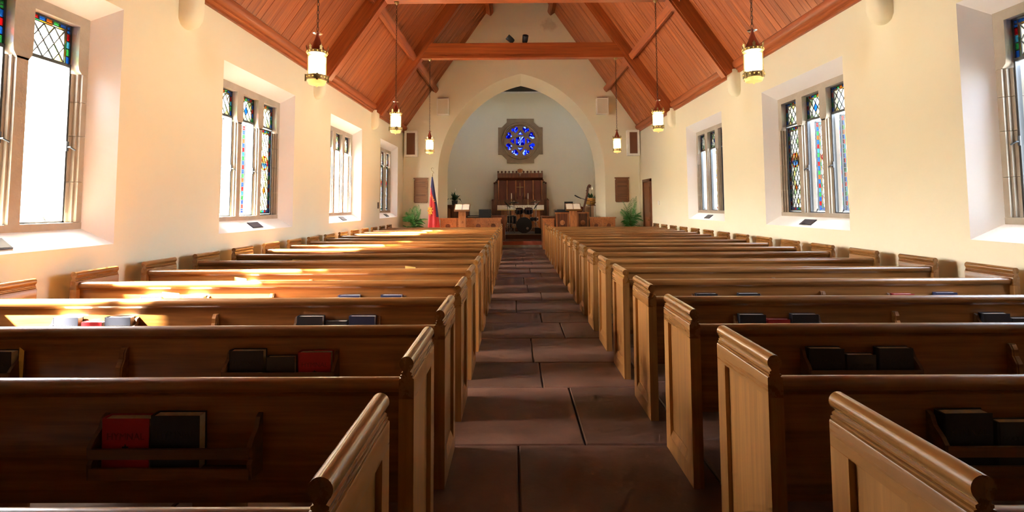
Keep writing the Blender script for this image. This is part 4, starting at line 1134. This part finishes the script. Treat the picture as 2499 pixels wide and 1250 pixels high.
for k in range(13):
    if k == 6: continue
    MB().lathe([(.030, 0), (.02, .02), (.048, .05), (.048, .08), (.02, .11), (.004, .115)], 8, (-1.06+k*2.12/12, -.06, 2.74)).build('crest_knob', DARKOAK, t)
m = MB(); m.prism([(-.05, 2.70), (.05, 2.70), (.14, 2.88), (.10, 2.93), (0, 2.95), (-.10, 2.93), (-.14, 2.88)], 'y', -.14, -.06); m.build('fan_finial', CARVE, t)
m = MB().box(-.012, .012, -.16, -.14, 2.60, 2.78); m.box(-.05, .05, -.16, -.14, 2.69, 2.72); m.build('crest_emblem', CHROME, t)
m = MB().box(-.013, .013, .045, .075, 1.64, 2.28); m.box(-.17, .17, .045, .075, 2.06, 2.084)
t2 = tag(m.build('altar_cross', BRASS, None, (-.01, 24.1, .42)), 'plain brass cross fixed in centre of reredos', 'cross')

# drum kit
t = thing('drum_kit', 'black drum kit with chrome hardware in front of altar', 'drum kit', (.12, 21.3, .434))
RX = Matrix.Rotation(PI/2, 4, 'X')
def drum(name, c, r_, d, T, headmat=BLACK):
    o = MB().lathe([(r_*.98, 0), (r_, .0), (r_, d), (r_*.98, d)], 28, c, T=T).build(name, DRUMBLK, t)
    for z in (0, d):
        MB().lathe([(r_*1.0, z-.012), (r_*1.035, z-.012), (r_*1.035, z+.016), (r_*1.0, z+.016)], 28, c, T=T).build('hoop', CHROME if name != 'bass_drum' else DRUMBLK, o)
    MB().lathe([(.001, -.002), (r_*.98, -.004), (r_*.98, .0), (.001, .0)], 28, c, T=T @ Matrix.Translation((0, 0, d+.004))).build('drum_head', headmat, o)
    m = MB()
    for k in range(8):
        a = k*PI/4+.2; Tk = T @ Matrix.Rotation(a, 4, 'Z') @ Matrix.Translation((r_+.012, 0, d/2))
        Tk = Matrix.Translation(c) @ Tk
        m.box(-.012, .012, -.012, .012, -d*.38, d*.38, 0, Tk)
    m.build('lug', CHROME, o)
    return o
drum('bass_drum', (0, .20, .33), .325, .40, RX)
m = MB(); m.lathe([(.05, 0), (.055, 0), (.055, .012), (.05, .012)], 16, (.14, -.205, .20), T=RX); m.build('port_ring', CHROME, t)
drum('rack_tom', (-.20, .06, .82), .155, .20, Matrix.Rotation(.25, 4, 'X'), PAPER)
drum('rack_tom', (.20, .06, .82), .165, .21, Matrix.Rotation(.25, 4, 'X'), PAPER)
drum('floor_tom', (-.52, .25, .40), .19, .33, Matrix.Rotation(.04, 4, 'X'), PAPER)
drum('snare_drum', (.45, .40, .50), .17, .14, Matrix.Rotation(.04, 4, 'X'), PAPER)
m = MB()
for a in ((-.66, .15), (-.38, .15), (-.52, .45)): m.tube([(a[0], a[1], .0), (a[0], a[1], .50)], .010, 6)
m.build('floor_tom_leg', CHROME, t)
m = MB(); m.tube([(0, .05, .65), (0, .05, 1.0)], .018, 8); m.tube([(-.12, .06, .9), (.12, .06, .9)], .012, 8); m.build('tom_mount', CHROME, t)
def cymbal(x, y, z, r_, tilt, az, basez=0):
    T = Matrix.Translation((x, y, z)) @ Matrix.Rotation(az, 4, 'Z') @ Matrix.Rotation(tilt, 4, 'Y')
    MB().lathe([(.008, .030), (.03, .026), (.05, .012), (r_*.6, .004), (r_, -.012), (r_, -.015), (r_*.6, .0), (.03, .02)], 28, T=T).build('cymbal', flat('cymbal_dark', (.10, .08, .04, 1), .3, .9), t)
    m = MB(); m.tube([(x, y, z+.07), (x, y, z)], .007, 6); m.tube([(x, y, z), (x, y, .45)], .011, 6)
    for k in range(3):
        a = k*2*PI/3+.5; m.tube([(x, y, .45), (x+.06*math.cos(a), y+.06*math.sin(a), .30), (x+.24*math.cos(a), y+.24*math.sin(a), .01)], .010, 6)
    m.build('cymbal_stand', CHROME, t)
cymbal(-.62, -.05, 1.13, .22, .10, .2); cymbal(-.70, .30, 1.20, .20, .8, .2); cymbal(.53, .05, 1.17, .21, -.95, -.2); cymbal(-.42, .55, 1.30, .22, .15, 1); cymbal(.50, .60, 1.32, .24, -.15, 0)
tag(MB().lathe([(.02, 0), (.16, 0), (.17, .04), (.15, .06), (.02, .06)], 16).tube([(0, 0, .06), (0, 0, .45)], .02, 8).lathe([(.02, .45), (.17, .46), (.18, .52), (.02, .54)], 16).build('drum_stool', BLACK, None, (.15, 22.35, .42)), 'black round drum stool behind the drum kit', 'stool')
tag(MB().box(-1.0, 1.05, -.7, 1.2, 0, .012).build('rug', RUG, None, (.1, 21.3, .421)), 'dark grey rug under the drum kit', 'rug')
tag(MB().prism([(-.22, 0), (.22, 0), (.22, .10), (-.05, .24), (-.22, .24)], 'y', -.16, .16).build('monitor_wedge', BLACK, None, (.78, 20.85, .433)), 'low black stage monitor right of bass drum', 'monitor')

# right chancel group
t = thing('keyboard', 'black keyboard resting on the panelled front right of aisle', 'keyboard', (1.46, 18.25, 1.34))
MB().box(-.26, .26, -.06, .30, 0, .07).build('body', BLACK, t); MB().box(-.16, .28, .10, .30, .07, .10).build('control_panel', BLACK, t)
t = thing('music_desk', 'thin black music desk edge behind the right lectern', 'stand', (1.78, 18.78, 0))
MB().lathe([(.02, 0), (.15, 0), (.15, .02), (.012, .03), (.012, 1.45)], 10).build('pole', BLACK, t); MB().box(-.18, .14, 0, .02, 1.42, 1.73).build('desk', BLACK, t)
# double bass
def bass():
    t = thing('double_bass', 'dark red double bass leaning with scroll up, right of chancel', 'double bass', (1.97, 19.95, .229))
    half = [(0, 0), (.20, .01), (.30, .10), (.33, .25), (.29, .40), (.20, .50), (.20, .60), (.25, .70), (.235, .82), (.15, .95), (.05, 1.08), (.03, 1.10)]
    out = half + [(-x, z) for x, z in half[::-1][:-1]]
    R0 = Matrix.Rotation(.30, 4, 'Y') @ Matrix.Rotation(.95, 4, 'Z') @ Matrix.Scale(1.13, 4)
    T = lambda: R0
    m = MB(); rings = []
    for d, s in ((-.10, .90), (-.085, 1), (.085, 1), (.11, .90), (.125, .6)):
        rings.append([R0 @ Vector((x*s, -d, .12+.5*(1-s)+z*s)) for x, z in out])
    m.loft(rings); m.build('body', BASSWOOD, t)
    m = MB(); pts = [(0, -.14, .80), (0, -.125, 1.22), (0, -.10, 1.72)]
    m.tube([R0 @ Vector(p) for p in pts], [.050, .044, .036], 8); m.build('neck', DARKOAK, t)
    m = MB(); m.tube([R0 @ Vector((0, -.165, .55)), R0 @ Vector((0, -.13, 1.70))], [.026, .018], 6); m.build('fingerboard', BLACK, t)
    m = MB(); P = [(0, -.10, 1.70), (0, -.08, 1.78), (0, -.06, 1.88), (0, -.05, 1.97), (0, -.08, 2.03), (0, -.12, 2.02), (0, -.13, 1.97), (0, -.10, 1.95)]
    m.tube([R0 @ Vector(p) for p in P], [.038, .045, .042, .038, .042, .042, .036, .024], 8); m.build('scroll', DARKOAK, t)
    m = MB()
    for k, z in enumerate((1.76, 1.81, 1.86, 1.90)): m.tube([R0 @ Vector((-.09 if k % 2 else .09, -.06, z)), R0 @ Vector((0, -.07, z))], .011, 6)
    m.build('peg', BLACK, t)
    m = MB(); m.tube([R0 @ Vector((0, -.0, .14)), R0 @ Vector((0, 0, .0))], .008, 6); m.build('endpin', CHROME, t)
bass()
t = thing('microphone_stand', 'black microphone boom stand beside the double bass', 'microphone stand', (2.72, 19.70, .229))
m = MB()
m.tube([(0, 0, .0), (0, 0, 1.50)], .012, 6); m.build('pole', BLACK, t)
m = MB(); m.tube([(.22, 0, 1.47), (0, 0, 1.52), (-.40, 0, 1.65)], .010, 6); m.build('boom', BLACK, t)
MB().tube([(-.36, 0, 1.63), (-.50, 0, 1.69), (-.62, 0, 1.76)], [.016, .022, .022], 8).build('microphone', BLACK, t)
MB().lathe([(.01, 0), (.15, 0), (.15, .025), (.02, .04)], 14).build('base', BLACK, t)
t = thing('pale_speaker_box', 'pale pink-beige box standing behind right lectern', 'box', (2.74, 20.15, .229))
MB().box(-.18, .18, 0, .3, 0, 1.34).build('body', PINKBOX, t); MB().box(.18, .25, 0, .3, 0, 1.34).build('side_panel', PAPER, t)
t = thing('tall_side_cabinet', 'brown wooden side cabinet at right edge of chancel', 'cabinet', (3.0, 20.75, .42))
MB().box(-.16, .22, 0, .5, 0, 1.16).build('body', DARKOAK, t); MB().box(.02, .20, -.02, 0, .05, 1.12).build('door', CARVE, t); MB().box(-.18, .24, -.02, .52, 1.16, 1.19).build('top', DARKOAK, t)
t = thing('wicker_basket', 'round yellow wicker basket with dark handle on side cabinet', 'basket', (2.92, 21.0, 1.61))
T = Matrix.Rotation(.25, 4, 'Y')
MB().lathe([(.02, .0), (.16, .01), (.245, .09), (.255, .17), (.20, .26), (.05, .29)], 20).build('body', BASKET, t)
m = MB()
for k in range(9):
    r_ = .255*math.sin(.5+k*.26) ; z = .03+k*.028
    m.lathe([(r_-.006, z-.006), (r_+.008, z), (r_-.006, z+.006)], 20)
m.build('weave', BASKET, t)
MB().tube([(-.20, 0, .24), (-.17, 0, .33), (-.08, 0, .36), (0, 0, .33), (.05, 0, .28)], .016, 6).build('handle', BLACK, t)
lily(3.08, 21.75, 1.55, 'tall dark green lily behind the wicker basket', 1.15, 4, POT, .62)
tag(MB().box(-.25, .25, -.25, .25, 0, 1.12).box(-.28, .28, -.28, .28, 1.12, 1.13).build('plant_stand', DARKOAK, None, (3.08, 21.75, .42)), 'dark wooden plant stand under the tall lily', 'stand')
